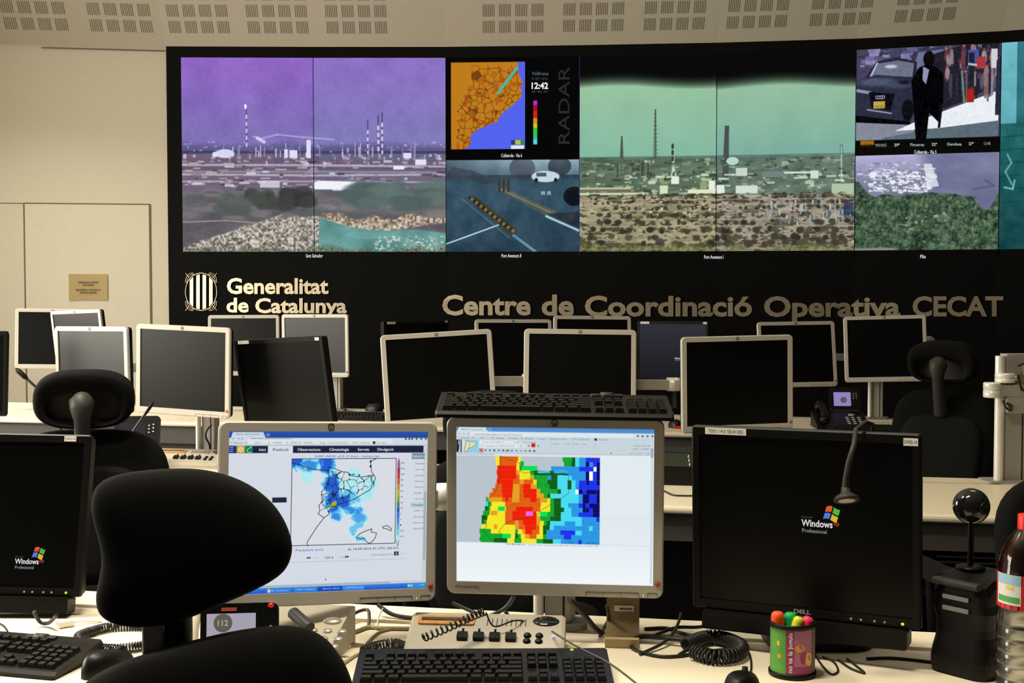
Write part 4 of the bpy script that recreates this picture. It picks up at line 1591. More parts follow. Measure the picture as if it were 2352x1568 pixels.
ph.line(q([(560, 850), (600, 825), (650, 820)]), 1.8, mk, .45)
ph.rect(0, 812, 1372, 816, (206, 216, 222))


def pu(x, y, W, H, sw, sh, zc):
    return -sw / 2 + sw * x / W, zc + sh / 2 - sh * y / H


# ------------------------------------------------------------------ closest row
m1, s1 = monitor('D', (-1.090, 2.664, .949, -1.0, -10.7, 1.1), 'black monitor cut by the picture edge, with a soundbar and a coloured flag logo', led='green', stand=True)
link('soundbar', cached('sb', soundbar), m1)
xp_logo(m1, s1, .092, -.103, 1.1)
sticker(m1, .158, DLH / 2 - .009, .025, .011, 'DWG-10')

m2, s2 = monitor('H', (-.340, 2.381, .999, 18.3, -4.4, 2.1), 'lit silver monitor showing a weather page with a blue rain chart, beside the big headrest', led='amber')
pgo = link('page', scr_mesh(pg, HSW, HSH, HZC), s2)
mb = MB()
TX = [('Inici', 232, 152, 22, 0, 50), ('Predicció', 338, 153, 24, 1, 122), ('Observacions', 530, 152, 22, 0, 180), ('Climatologia', 780, 152, 22, 0, 158), ('Serveis', 1008, 152, 22, 0, 92), ('Divulgació', 1168, 152, 22, 0, 132),
      ('WRF-ARW v3.5 (3 km) - meteo.cat', 664, 203, 17, 2, 522), ('Precipitació (mm)', 530, 932, 19, 2, 214), ('dc 14-09-2016 01 UTC (00-01)', 942, 934, 17, 1, 408), ('+25 h', 756, 996, 18, 1, 70), ('<1h', 876, 993, 12, 3, 36), ('<<', 668, 992, 10, 3, 24), ('Inici simulació (TU)', 1134, 982, 15, 3, 170), ('0', 1329, 979, 16, 0, 12),
      ('www.meteo.cat/prediccio/models/wrf', 162, 60, 15, 3, 330), ('Meteocat - Model atmosfèric', 56, 28, 13, 3, 180), ('x', 252, 27, 11, 3, 12),
      ('Aplicaciones', 36, 93, 11, 3, 78), ('CECAT', 196, 93, 11, 3, 52), ('INTERNET', 338, 93, 11, 3, 72), ('CONSELL', 470, 93, 11, 3, 60), ('PERSONAL', 578, 93, 11, 3, 74), ('Google', 704, 93, 11, 3, 44), ('alConsultor (Intranet)', 786, 93, 11, 3, 140), ('WTSI - Transporte', 962, 93, 11, 3, 140), ('Libro Visitantes', 1160, 93, 11, 3, 80),
      ('Selecció d', 1460, 205, 17, 0, 96), ('Temperatu', 1482, 262, 15, 3, 76), ('Vent i ratx', 1480, 310, 15, 3, 78), ('Línies de c', 1478, 357, 15, 3, 80), ('Línies de r', 1476, 404, 15, 3, 82), ('Línies de d', 1476, 450, 15, 3, 82), ('Neu/gel', 1474, 498, 15, 3, 60), ('Cota de ne', 1474, 545, 15, 3, 84), ('< Precipitac', 1452, 594, 15, 1, 104), ('CAPE / LI', 1472, 640, 15, 3, 78), ('Núvols bai', 1472, 688, 15, 3, 84), ('Núvols mit', 1470, 735, 15, 3, 84), ('Núvols alt', 1470, 782, 15, 3, 84),
      ('El temps', 346, 1235, 11, 4, 130), ('FTSI - Telefon', 545, 1234, 11, 4, 130), ('Meteocat - Model', 748, 1233, 11, 4, 130), ('METEORIG Condic', 936, 1232, 11, 4, 130), ('12:42', 1528, 1230, 12, 4, 40), ('<  >', 22, 62, 13, 1, 62), ('C', 94, 62, 14, 1, 15)]
for k, t in enumerate(('200', '150', '100', '80', '60', '50', '30', '20', '10', '5', '2', '1', '0.5', '0.1')):
    TX.append((t, 1362, 256 + k * 45, 12, 1, 10 + 10 * (len(t) - 1)))
for t, x, y, h, c, w in TX:
    X, Z = pu(x, y, 1580, 1250, HSW, HSH, HZC)
    put_text(mb, t, X, Z, h / 1250 * HSH, .0030, c, 'l', .01, w / 1580 * HSW)
mb.obj('page_print', [glow('print_pale', (214, 222, 232)), glow('print_dark', (40, 46, 62)), glow('print_blue', (92, 98, 196)), glow('print_grey', (120, 128, 140)), glow('print_sky', (150, 190, 240))], s2)

m3, s3 = monitor('H', (.080, 2.416, 1.003, -5.4, 1.1, .2), 'lit silver monitor showing a coarse red, yellow and blue map, with a keyboard on top', led='amber')
link('page', scr_mesh(ph, HSW, HSH, HZC), s3)
mb = MB()
TX = [('METEORIG - Condiciones gen', 36, 24, 10, 3, 146), ('x', 204, 24, 10, 1, 9), ('meteorig.meteologica.com/cgi-bin/meteorig', 124, 58, 14, 5, 334), ('Aplicaciones', 32, 83, 10, 3, 60), ('CECAT', 162, 83, 10, 3, 34), ('INTERNET', 280, 83, 10, 3, 56), ('CONSELL', 386, 83, 10, 3, 50), ('PERSONAL', 480, 83, 10, 3, 58), ('Google', 586, 83, 10, 3, 34), ('alConsultor (Intranet)', 656, 83, 10, 3, 112), ('WTSI - Transporte elec', 810, 83, 10, 3, 118), ('Libro Visitantes', 982, 83, 10, 3, 74),
      ('Vigil-3 (PREDIC-13)', 238, 110, 10, 5, 96), ('Pred. Precipitación 6h WRF Determinista', 168, 138, 12, 5, 240), ('Alarma de Pantalla', 462, 107, 8, 3, 98), ('C', 448, 136, 16, 1, 13), ('R', 502, 136, 15, 1, 12), ('D', 532, 133, 15, 6, 12), ('S', 566, 136, 15, 1, 12), ('R', 262, 171, 12, 1, 9), ('G', 342, 171, 12, 1, 11), ('O', 373, 171, 12, 1, 12), ('i', 448, 171, 12, 2, 3), ('?', 1072, 180, 16, 6, 9),
      ('Tamaño: 776 x 544', 1228, 122, 10, 3, 118), ('Escala: 1:1753447', 1228, 144, 10, 3, 108), ('UTM', 1210, 174, 8, 3, 14), ('31.36 N', 1246, 174, 8, 3, 40), ('3 km', 1310, 174, 8, 3, 36), ('2008: Pred. Precipitación 6h WRF Determinista', 10, 197, 9, 3, 250), ('© 2016 Meteologica S.A.', 344, 826, 10, 1, 140), ('Todos los mapas son propiedad de Meteologica; sistema de coordenadas UTM', 500, 827, 9, 5, 490), ('<   >', 16, 56, 13, 1, 42), ('C', 80, 56, 13, 1, 13), ('<<  <<', 184, 110, 10, 1, 40), ('>> >>', 400, 110, 10, 1, 36), ('Lluvia 3   Local 2', 820, 116, 9, 3, 90), ('Zoom  -  + 100', 672, 116, 9, 3, 116), ('10   20   50 km', 790, 806, 9, 1, 200)]
for t, x, y, h, c, w in TX:
    X, Z = pu(x, y, 1372, 1090, HSW, HSH, HZC)
    put_text(mb, t, X, Z, h / 1090 * HSH, .0030, c, 'l', .01, w / 1372 * HSW)
X, Z = pu(30, 178, 1372, 1090, HSW, HSH, HZC)
put_text(mb, 'MeteoGIG', X, Z, 18 / 1090 * HSH, .0030, 0, 'l', .02, 82 / 1090 * HSH, PI / 2)
mb.obj('page_print', [glow('print_pale', (214, 222, 232)), glow('print_dark', (40, 46, 62)), glow('print_blue', (92, 98, 196)), glow('print_grey', (120, 128, 140)), glow('print_sky', (150, 190, 240)), glow('print_rose', (168, 140, 146)), glow('print_red', (150, 20, 10))], s3)
mb = MB()
put_text(mb, 'HP Compaq LA1951g', -.189, -HPH / 2 + .0125, .0045, -.0004, 0, 'l', .01, .045)
mb.obj('model_print', 'ink', m3)

m4, s4 = monitor('D', (.531, 2.336, .986, -26.4, .7, -.5), 'big black monitor with two white label stickers, behind the pen cup with markers', led='green', k=1.04, stand=True)
link('soundbar', cached('sb', soundbar), m4)
xp_logo(m4, s4, .034, -.004, 1.2)
sticker(m4, -.138, DLH / 2 - .009, .076, .012, 'TDSC-114-0  ISSI-811205')
sticker(m4, .185, DLH / 2 - .014, .024, .013, 'DWSi-14')

# ------------------------------------------------------------------ middle row
monitor('D', (-2.185, 5.012, 1.087, 7.2, -6.8, .2), 'black monitor at the picture edge in the middle row, only a sliver of it showing', led='amber', stand=True)
mB, _ = monitor('H', (-1.664, 5.066, 1.100, -30.4, .7, -.6), 'white-lit silver monitor turned sideways, half hidden by the smaller chair headrest with an opening')
mC, _ = monitor('H', (-1.243, 4.829, 1.110, -19.5, .9, 1.8), 'white-lit silver monitor in full view, between a headrest and a leaning black monitor')
mD, _ = monitor('D', (-.863, 4.819, 1.067, -25.0, 7.4, -3.3), 'black monitor leaning to one side, in front of two white-lit silver ones', stand=True)
sticker(mD, -.155, DLH / 2 - .009, .05, .012, 'TDSC-112-0')
sticker(mD, .178, DLH / 2 - .009, .018, .011, 'DWG-1')
mE, _ = monitor('H', (-.269, 4.720, 1.090, 7.0, -4.0, -3.2), 'dark silver-framed monitor tilted askew, just above and behind the rain chart screen')
mF, _ = monitor('H', (.248, 4.687, 1.102, -1.6, -8.2, .7), 'dark silver-framed monitor straight behind the keyboard that lies on the lit map screen')
mG, _ = monitor('H', (.799, 4.534, 1.082, 9.6, .7, -1.0), 'large dark silver-framed monitor just behind the big stickered black one')

# ------------------------------------------------------------------ far row
mH, _ = monitor('H', (-2.62, 7.32, 1.135, 8.0, -2.0, 1.0), 'silver-framed monitor by the cream door, cut by the picture edge, in the far row')
mJ, _ = monitor('H', (-2.351, 6.950, 1.135, -32.6, 5.4, -2.1), 'white-lit monitor turned sideways in the far row, its top showing under the paper notice')
mK, _ = monitor('H', (-1.507, 7.204, 1.103, -5.9, -1.5, -.4), 'white-lit silver monitor under the brass emblem, half hidden by the leaning black monitor')
mL, _ = monitor('H', (-1.071, 6.963, 1.112, -21.1, -.1, -.5), 'white-lit silver monitor under the end of the two-line lettering, its lower corner clear')
mN, _ = monitor('D', (-.509, 6.898, 1.080, 34, -2, 0), 'unlit black monitor, barely visible against the black fascia, with two tiny stickers', stand=True)
sticker(mN, -.155, DLH / 2 - .009, .05, .012, 'TDSC-105-0')
sticker(mN, .185, DLH / 2 - .006, .014, .010, 'D5')
mO, _ = monitor('H', (.010, 6.783, 1.090, 8.7, -8.2, .3), 'silver-framed monitor in the far row, below the first big brass letters')
mQ, _ = monitor('H', (.421, 6.708, 1.109, 6.6, -5.1, .7), 'silver-framed monitor in the far row, its top edge just above the frontal middle-row one')
mR, sR = monitor('D', (.884, 7.066, 1.074, -22.7, .2, -.2), 'black monitor in the far row with a dim grey screen showing a coloured flag logo', stand=True)
gp = Pic(0, 0, 100, 80, 60, (44, 45, 52))
gp.vgrad(0, 80, (50, 51, 58), (28, 28, 34))
link('page', scr_mesh(gp, DSW, DSH, DZC), sR)
xp_logo(mR, sR, .040, -.042, .95, .0030)
sticker(mR, -.158, DLH / 2 - .009, .05, .012, 'TDSC-106-0')
sticker(mR, .182, DLH / 2 - .009, .02, .011, 'D6')
mS, _ = monitor('H', (1.477, 6.636, 1.082, 5.2, -8.5, -.7), 'dim silver-framed monitor in the far row beside the desk phone with a violet screen')
mT, _ = monitor('H', (1.916, 6.583, 1.113, -9.4, -7.2, -1.6), 'dim silver-framed monitor in the far row above the pole, beside the tall black chair')

# ================================================================== MONITOR POLES AND ARMS


def pole_arm(label, x, y, top, mons, tube_left=True, knob=None):
    t = thing('monitor_arm', label, 'monitor arm', (x, y, DESK_Z))
    a = ROW_A
    M = Matrix.Rotation(a, 3, 'Z')
    h = top - DESK_Z
    mb = MB()
    mb.rbox((0, 0, .006), (.13, .08, .012), .02, 0, 'z')
    mb.obj('foot_plate', 'case_grey', t)
    mb = MB()
    mb.rbox((.012, .008, h / 2 + .006), (.056, .05, h), .006, 0, 'z', 3, M)
    mb.box((.018, -.0185, h / 2 + .006), (.004, .002, h), 1, M)
    mb.obj('column', ['aluminium_column', 'black_board'], t)
    mb = MB()
    mb.tube([(-.032, -.012, .006), (-.032, -.012, h + .004)], .0105, 14)
    mb.obj('tube', 'aluminium', t)  # rounded column edge; its window highlight is put into the pale colour
    for k, (mo, ez) in enumerate(mons):
        Mm = mtx(mo)
        back = Mm @ Vector((0, .066, 0)) - Vector((x, y, DESK_Z))
        endp = Mm @ Vector((0, .135, 0)) - Vector((x, y, DESK_Z))
        zz = ez - DESK_Z if ez else back.z
        near = math.hypot(back.x, back.y) < .24
        mb = MB()
        mb.lathe([(.001, -.03), (.038, -.03), (.038, .03), (.001, .03)], (0, 0, zz), 20)
        mb.obj('collar', 'aluminium_column', t)
        el = Vector((back.x * .5 - .10 * (1 if back.x < 0 else -1) * (abs(back.x) < .12), back.y * .5 + .09, zz))
        mb = MB()
        if near:
            links = ((Vector((0, 0, zz)), Vector((back.x * .5, back.y * .5, zz))),)
            el = Vector((back.x * .5, back.y * .5, zz))
        else:
            links = ((Vector((0, 0, zz)), el), (el, Vector((endp.x, endp.y, zz))))
        for p0, p1 in links:
            d = p1 - p0
            ang = math.atan2(d.y, d.x)
            c = (p0 + p1) / 2
            mb.rbox(tuple(c), (max(.02, d.length) + (.0 if near else .03), .040, .036), .016, 0, 'z', 5, Matrix.Rotation(ang, 3, 'Z'))
        mb.obj('arm', 'aluminium_column', t)
        mb = MB()
        mb.lathe([(.001, -.022), (.020 if near else .027, -.022), (.020 if near else .027, .026), (.001, .026)], tuple(el), 20)
        mb.obj('joint', 'aluminium', t)
        mb = MB()
        Rm = Mm.to_3x3()
        mb.box(Mm @ Vector((0, .063, 0)) - Vector((x, y, DESK_Z)), (.10, .006, .10), 0, Rm)
        mb.tube([back, Mm @ Vector((0, .088, 0)) - Vector((x, y, DESK_Z)), el] if near else [back, endp, (endp.x, endp.y, zz)], .014, 10)
        mb.obj('mount_plate', 'black_plastic', t)
    return t


pole_arm('grey column with window-lit edge holding the two lit monitors, behind the intercom console', .085, 2.555, 1.12, [(m2, None), (m3, None)])
pole_arm('pale column with window-lit edge below the white-lit middle-row monitor, a black cable hanging on it', -1.205, 5.06, 1.17, [(mC, None), (mB, None)])
pole_arm('column hidden behind the askew silver monitor, its grey arm showing in the gap', -.12, 4.90, 1.17, [(mE, None), (mF, 1.065)])
pole_arm('column behind the frontal middle-row monitor, its grey arm reaching towards the stickered monitor side', .42, 4.80, 1.17, [(mG, 1.06)])
pole_arm('column in the far row carrying the white-lit screens under the two-line lettering', -.99, 7.16, 1.17, [(mL, None), (mK, None)])
pole_arm('column in the far row behind the two screens under the big lettering', .21, 6.99, 1.17, [(mO, None), (mQ, None)])
pole_arm('column near the cream door holding two far-row monitors', -2.34, 7.46, 1.17, [(mH, None), (mJ, None)])
pT = pole_arm('column with window-lit edge between the violet-screened phone and the tall black chair', 1.90, 6.70, 1.17, [(mT, 1.125), (mS, 1.06)])
mb = MB()
mb.lathe([(.001, -.018), (.024, -.018), (.026, 0), (.024, .018), (.001, .018)], (.285, .02, 1.147 - DESK_Z), 20, 0, Matrix.Rotation(PI / 2, 3, 'X'))
mb.box((.16, .03, 1.147 - DESK_Z), (.26, .03, .03))
mb.obj('arm', 'aluminium_column', pT)

# the bare pole on the far end of the middle row
t = thing('monitor_arm', 'tall bare silver column with clamp rings and loose cables on the middle-row desk', 'monitor arm', (1.735, 4.50, DESK_Z))
mb = MB()
mb.rbox((0, 0, .004), (.16, .11, .008), .02, 0, 'z')
mb.obj('foot_plate', 'aluminium_column', t)
mb = MB()
mb.rbox((.035, .012, .225), (.088, .06, .45), .008, 0, 'z', 3)
mb.box((.052, -.019, .20), (.004, .003, .38), 1)
mb.obj('column', ['aluminium_column', 'black_board'], t)
mb = MB()
mb.tube([(-.03, -.02, .008), (-.03, -.02, .444)], .0165, 18)
mb.obj('tube', 'aluminium', t)  # column edge again, highlight carried by the pale colour
for (cx, r, z0, z1) in ((-.062, .030, .300, .352), (-.018, .034, .352, .384), (.0, .026, .36, .376)):
    mb = MB()
    zm = (z0 + z1) / 2
    mb.lathe([(.001, z0), (r * .94, z0), (r, z0 + .004), (r, zm - .002), (r * .93, zm - .001), (r * .93, zm + .001), (r, zm + .002), (r, z1 - .004), (r * .94, z1), (.001, z1)], (cx, -.035, 0), 28)
    mb.obj('clamp_ring', 'aluminium', t)
mb = MB()
mb.rbox((.05, -.04, .276), (.13, .03, .06), .01, 0, 'y')
mb.rbox((.0, -.04, .325), (.15, .035, .04), .012, 0, 'y')
mb.obj('bracket', 'aluminium_column', t)
mb = MB()
mb.box((.06, -.035, .37), (.03, .01, .09))
mb.obj('yellow_tag', 'tan_acrylic', t)
for k, pts in enumerate(([(-.03, -.05, .29), (-.02, -.06, .262), (-.005, -.06, .256), (-.002, -.06, .272), (-.02, -.055, .282)], [(.02, -.05, .41), (.05, -.06, .425), (.10, -.06, .415)], [(.02, -.055, .38), (.03, -.06, .33), (.07, -.06, .31), (.12, -.06, .32)])):
    mb = MB()
    mb.tube(pts, .004, 8)
    mb.obj('cable', 'cable_black', t)

# ================================================================== CHAIRS


def px_outline(pts, Y):
    L = [at_y(a, b, Y) for a, b in pts]
    return [(v.x, v.z) for v in L]


def smooth(P, it=2):
    for _ in range(it):
        Q = []
        for i in range(len(P)):
            a, b = P[i], P[(i + 1) % len(P)]
            Q += [(a[0] * .75 + b[0] * .25, a[1] * .75 + b[1] * .25), (a[0] * .25 + b[0] * .75, a[1] * .25 + b[1] * .75)]
        P = Q
    return P


def chair_base(t, z_seat=.47, arms=True):
    mb = MB()
    mb.ball((0, 0, z_seat), (.25, .25, .055), 0, 24, .6)
    mb.obj('seat', 'black_fabric', t)
    mb = MB()
    mb.tube([(0, 0, .10), (0, 0, .26)], .03, 14)
    mb.tube([(0, 0, .26), (0, 0, z_seat - .04)], .018, 14)
    mb.obj('gas_lift', 'chair_plastic', t)
    for k in range(5):
        a = 2 * PI * k / 5 + .3
        c, s = math.cos(a), math.sin(a)
        mb = MB()
        mb.tube([(.02 * c, .02 * s, .11), (.16 * c, .16 * s, .10), (.30 * c, .30 * s, .075)], [.03, .024, .017], 10)
        mb.obj('leg', 'chair_plastic', t)
        mb = MB()
        M = Matrix.Rotation(a, 3, 'Z') @ Matrix.Rotation(PI / 2, 3, 'X')
        mb.lathe([(.001, -.022), (.03, -.022), (.032, -.01), (.032, .01), (.03, .022), (.001, .022)], (.30 * c, .30 * s, .033), 16, 0, M)
        mb.obj('caster', 'black_plastic', t)
    if arms:
        for sx in (-1, 1):
            mb = MB()
            mb.tube([(sx * .20, 0, z_seat - .03), (sx * .29, 0, z_seat), (sx * .30, .0, z_seat + .19)], .018, 10)
            mb.rbox((sx * .30, .03, z_seat + .205), (.075, .25, .028), .03, 0, 'z', 6)
            mb.obj('armrest', 'chair_shell', t)


def office_chair(label, x, y, yaw, back_z, back_h, head_z, back_w=.47, head_w=.29, head_h=.175, group='black office chairs', arms=True):
    """seen from behind: the rear of the chair faces -y before turning"""
    t = thing('office_chair', label, 'chair', (x, y, 0), (0, 0, R_(yaw)), group)
    chair_base(t, arms=arms)
    # backrest cushion at y = -.2
    n = 40
    out = []
    for k in range(n):
        a = 2 * PI * k / n
        ex = .62
        c, s = math.cos(a), math.sin(a)
        xx = back_w / 2 * math.copysign(abs(c) ** ex, c)
        zz = back_h / 2 * math.copysign(abs(s) ** ex, s)
        xx *= 1 - .10 * (1 - (zz / (back_h / 2) + 1) / 2)
        out.append((xx, zz))
    R = Matrix.Rotation(R_(-8), 4, 'X')
    mb = MB()
    mb.inflate(out, .055, 0, 3.5, 8)
    mb.obj('backrest', 'black_fabric', t, Matrix.Translation((0, -.23, back_z - back_h / 2)) @ R)
    mb = MB()
    mb.inflate([(a * .78, b * .74 - .03) for a, b in out], .020, 0, 4, 6)
    mb.obj('back_shell', 'chair_shell', t, Matrix.Translation((0, -.278, back_z - back_h / 2 - .01)) @ R)
    # stem up to the headrest
    mb = MB()
    zt = head_z - head_h * .52
    mb.tube([(0, -.27, back_z - .10), (0, -.30, back_z - .02), (0, -.315, head_z - head_h * .85), (0, -.318, zt - .02), (0, -.312, zt), (0, -.30, zt + .008)], [.03, .024, .023, .034, .036, .026], 16)
    mb.tube([(0, -.30, zt), (0, -.255, zt + .03)], [.012, .012], 10)
    mb.obj('headrest_stem', 'chair_plastic', t)
    H = Matrix.Translation((0, -.25, head_z - head_h / 2)) @ Matrix.Rotation(R_(6), 4, 'X')
    mb = MB()
    hh = []
    for k in range(44):
        a = 2 * PI * k / 44
        c, s = math.cos(a), math.sin(a)
        xx = head_w / 2 * math.copysign(abs(c) ** .72, c)
        zz = head_h / 2 * math.copysign(abs(s) ** .72, s)
        hh.append((xx * (1 - .05 * (zz > 0) * zz / head_h), zz))
    # ring-shaped rear with an opening, closed cushion in front
    op = [(a * .74, b * .56 - head_h * .14) for a, b in hh]
    N = len(hh)
    vs, fs = [], []
    for yy, k in ((.012, 1.0), (-.028, .985), (-.045, .93), (-.048, .86)):
        vs += [(a * k, yy, b * k) for a, b in hh]
    for yy in (-.044, -.012, .004):
        vs += [(a, yy, b) for a, b in op]
    for l in range(6):
        fs += [(l * N + i, l * N + (i + 1) % N, (l + 1) * N + (i + 1) % N, (l + 1) * N + i) for i in range(N)]
    mb.add(vs, fs, 0, True)
    mb.add([(a, .004, b) for a, b in op], [tuple(range(N))], 1)
    fr = []
    for k, yy in ((1.0, .012), (.97, .030), (.85, .043), (.6, .05), (.3, .053)):
        fr += [(a * k, yy, b * k) for a, b in hh]
    ff = []
    for l in range(4):
        ff += [((l + 1) * N + i, (l + 1) * N + (i + 1) % N, l * N + (i + 1) % N, l * N + i) for i in range(N)]
    ff.append(tuple(range(4 * N, 5 * N)))
    mb.add(fr, ff, 0, True)
    mb.obj('headrest', ['black_fabric', 'chair_plastic'], t, H)
    return t


def cz(py, Y):
    return at_y(1176, py, Y).z


def cx(px, Y):
    return (px - 1176) / F * at_y(px, 700, Y).length * 0 + at_y(px, 784, Y).x


office_chair('black office chair with an open-backed headrest and grey stem, behind the cut-off black monitor', cx(150, 3.75), 4.0, 12, cz(990, 3.72), .46, cz(850, 3.72), .50, .285, .172)
office_chair('black office chair with its headrest just peeping above the keyboard on the lit map screen', cx(1172, 3.4), 3.55, -10, cz(1040, 3.4), .44, cz(891, 3.4), .44, .26, .16)
office_chair('tall black office chair turned sideways near the bare silver column', cx(2235, 5.35), 5.45, -38, cz(895, 5.2), .46, cz(783, 5.2), .46, .29, .175)
office_chair('black office chair cut by the picture edge above the water bottle', cx(2470, 3.2), 3.4, 8, cz(1082, 3.2), .46, cz(905, 3.2), .50, .20, .13)

# the chair right in front of the viewer
t = thing('office_chair', 'black office chair whose big headrest hides part of the rain chart screen', 'chair', (-.50, 1.80, 0), (0, 0, 0), 'black office chairs')
HO = [(225, 1110), (255, 1094), (300, 1083), (400, 1075), (480, 1080), (560, 1106), (620, 1150), (655, 1200), (671, 1250), (668, 1288), (645, 1322), (590, 1352), (520, 1382), (450, 1412), (390, 1432), (330, 1438), (270, 1432), (232, 1410), (223, 1370), (234, 1320), (240, 1280), (230, 1230), (218, 1190), (213, 1150)]
o = smooth(px_outline(HO, 1.93), 2)
M0 = mtx(t)
mb = MB()
mb.inflate(o, .045, 0, 3.0, 12)
world_part(mb.obj('headrest', 'black_fabric', None, Matrix.Translation((0, 1.93, 0))), t, M0)
BO = [(150, 1640), (190, 1566), (260, 1527), (350, 1498), (440, 1473), (540, 1450), (640, 1438), (700, 1444), (748, 1468), (778, 1506), (795, 1535), (812, 1580), (826, 1660), (832, 1800), (810, 1960), (700, 2060), (500, 2090), (300, 2060), (180, 1960), (140, 1800)]
o = smooth(px_outline(BO, 1.90), 2)
mb = MB()
mb.inflate(o, .05, 0, 3.0, 12)
world_part(mb.obj('backrest', 'black_fabric', None, Matrix.Translation((0, 1.90, 0))), t, M0)
a, b = at_y(352, 1400, 1.93), at_y(352, 1540, 1.90)
mb = MB()
mb.rbox(((a.x + b.x) / 2, 1.925, (a.z + b.z) / 2), (.034, .03, a.z - b.z), .006, 0, 'z', 4)
world_part(mb.obj('headrest_stem', 'stem_steel_lit', None), t, M0)  # lit side of the post, its highlight put into the grey
mb = MB()
mb.tube([at_y(402, 1400, 1.94), at_y(406, 1450, 1.945), at_y(402, 1545, 1.92)], [.026, .024, .026], 16)
world_part(mb.obj('stem_shaded_side', 'black_plastic', None), t, M0)  # darker side of the same post, shade put into the colour
mb = MB()
mb.tube([(-.5, 1.90, .58), (-.5, 1.88, .50), (-.5, 1.80, .44)], [.03, .03, .03], 10)
world_part(mb.obj('back_bracket', 'chair_plastic', None), t, M0)
chair_base(t, .44, arms=False)

# ================================================================== KEYBOARDS AND MICE


def kb_body():
    mb = MB()
    w, d = .442, .155
    prof = [(-.0775, .002), (-.0775, .008), (-.070, .013), (.055, .021), (.0735, .023), (.0775, .018), (.0775, .002)]
    n = len(prof)
    xs = [(-w / 2, .96), (-w / 2 + .004, 1), (w / 2 - .004, 1), (w / 2, .96)]
    vs = []
    for x, k in xs:
        vs += [(x, y * k, z * k) for y, z in prof]
    fs = []
    for i in range(3):
        fs += [(i * n + j, i * n + (j + 1) % n, (i + 1) * n + (j + 1) % n, (i + 1) * n + j) for j in range(n)]
    fs += [tuple(range(n - 1, -1, -1)), tuple(3 * n + j for j in range(n))]
    mb.add(vs, fs)
    return mb.mesh('keyboard_body', 'black_plastic')


def kb_keys():
    mb = MB()

    def key(x, y, w, h=.0165):
        z = .013 + (y + .070) / .125 * .008
        g = .0012
        a, b, t = w / 2 - g, h / 2 - g, .0022
        zt = z + .0075
        vs = [(x - a, y - b, z), (x + a, y - b, z), (x + a, y + b, z), (x - a, y + b, z), (x - a + t, y - b + t * .7, zt), (x + a - t, y - b + t * .7, zt), (x + a - t, y + b - t, zt + .001), (x - a + t, y + b - t, zt + .001)]
        mb.add(vs, [(0, 1, 5, 4), (1, 2, 6, 5), (2, 3, 7, 6), (3, 0, 4, 7), (4, 5, 6, 7)])
    u = .0186
    x0 = -.2095
    rows = [(-.054, [1.25, 1.25, 1.25, 6.25, 1.25, 1.25, 1.25, 1.25]), (-.0365, [2.25] + [1] * 10 + [2.75]), (-.019, [1.75] + [1] * 11 + [2.25]), (-.0015, [1.5] + [1] * 12 + [1.5]), (.016, [1] * 13 + [2])]
    for y, ws in rows:
        x = x0
        for w in ws:
            key(x + w * u / 2, y, w * u)
            x += w * u
    fy = .041
    for k, xx in enumerate((0, 2, 3, 4, 5, 6.5, 7.5, 8.5, 9.5, 11, 12, 13, 14)):
        key(x0 + (xx + .5) * u, fy, u)
    nx = x0 + 15.3 * u
    for c in range(3):
        for y in (.016, -.0015, .041):
            key(nx + (c + .5) * u, y, u)
        key(nx + (c + .5) * u, -.054, u)
    key(nx + 1.5 * u, -.0365, u)
    px_ = nx + 3.3 * u
    for c in range(4):
        for y in (.016, -.0015, -.019, -.0365, -.054):
            key(px_ + (c + .5) * u, y, u)
    return mb.mesh('keys', 'key_dark')


def keyboard(label, loc, rot):
    t = thing('keyboard', label, 'keyboard', loc, rot, 'black computer keyboards')
    link('keyboard_body', cached('kb', kb_body), t)
    o = link('keys', cached('kk', kb_keys), t)
    return t


def media_wheel(t):
    mb = MB()
    M = Matrix.Rotation(PI / 2, 3, 'Y')
    mb.lathe([(.001, -.012), (.010, -.012), (.010, .012), (.001, .012)], (.102, .060, .020), 16, 0, M)
    mb.rbox((.102, .060, .0225), (.062, .016, .006), .004, 0, 'z')
    mb.obj('scroll_wheel', 'chair_plastic', t)


k_ = keyboard('black keyboard lying on top of the lit map screen', (.080, 2.440, 1.1815), (R_(5.5), R_(.8), R_(-1.5)))
media_wheel(k_)
k_ = keyboard('black keyboard on the desk in front of the cream intercom console', (-.05, 2.205, DESK_Z + .005), (R_(4), 0, R_(1.0)))
mb = MB()
mb.box((.158, .064, .0235), (.006, .003, .002))
mb.obj('status_light', glow('led_green', (205, 240, 40), 1.1), k_)
k_ = keyboard('black keyboard below the cut-off monitor, beside a black mouse', (-.985, 2.325, DESK_Z + .005), (R_(4), 0, R_(-15)))
media_wheel(k_)
p_ = on_z(880, 966, DESK_Z)
keyboard('black keyboard in the far row with a black mouse on it', (p_.x - .06, p_.y + .06, DESK_Z + .005), (R_(4), 0, ROW_A))
p_ = on_z(1975, 985, DESK_Z)
keyboard('black keyboard in front of the phone with a violet screen', (p_.x + .03, p_.y - .17, DESK_Z + .005), (R_(4), 0, ROW_A))


def mouse_mesh():
    mb = MB()
    n, m = 20, 14
    vs = []
    for i in range(m + 1):
        v = PI / 2 * i / m
        for k in range(n):
            u = 2 * PI * k / n
            x = .030 * math.cos(u) * math.cos(v) ** .6
            y = .056 * math.sin(u) * math.cos(v) ** .6
            z = .038 * math.sin(v) ** .8 * (1 - .22 * (y / .056 - .2))
            vs.append((x, y, max(0, z)))
    fs = [(i * n + k, i * n + (k + 1) % n, (i + 1) * n + (k + 1) % n, (i + 1) * n + k) for i in range(m) for k in range(n)]
    mb.add(vs, fs, 0, True)
    return mb.mesh('mouse_body', 'black_plastic')


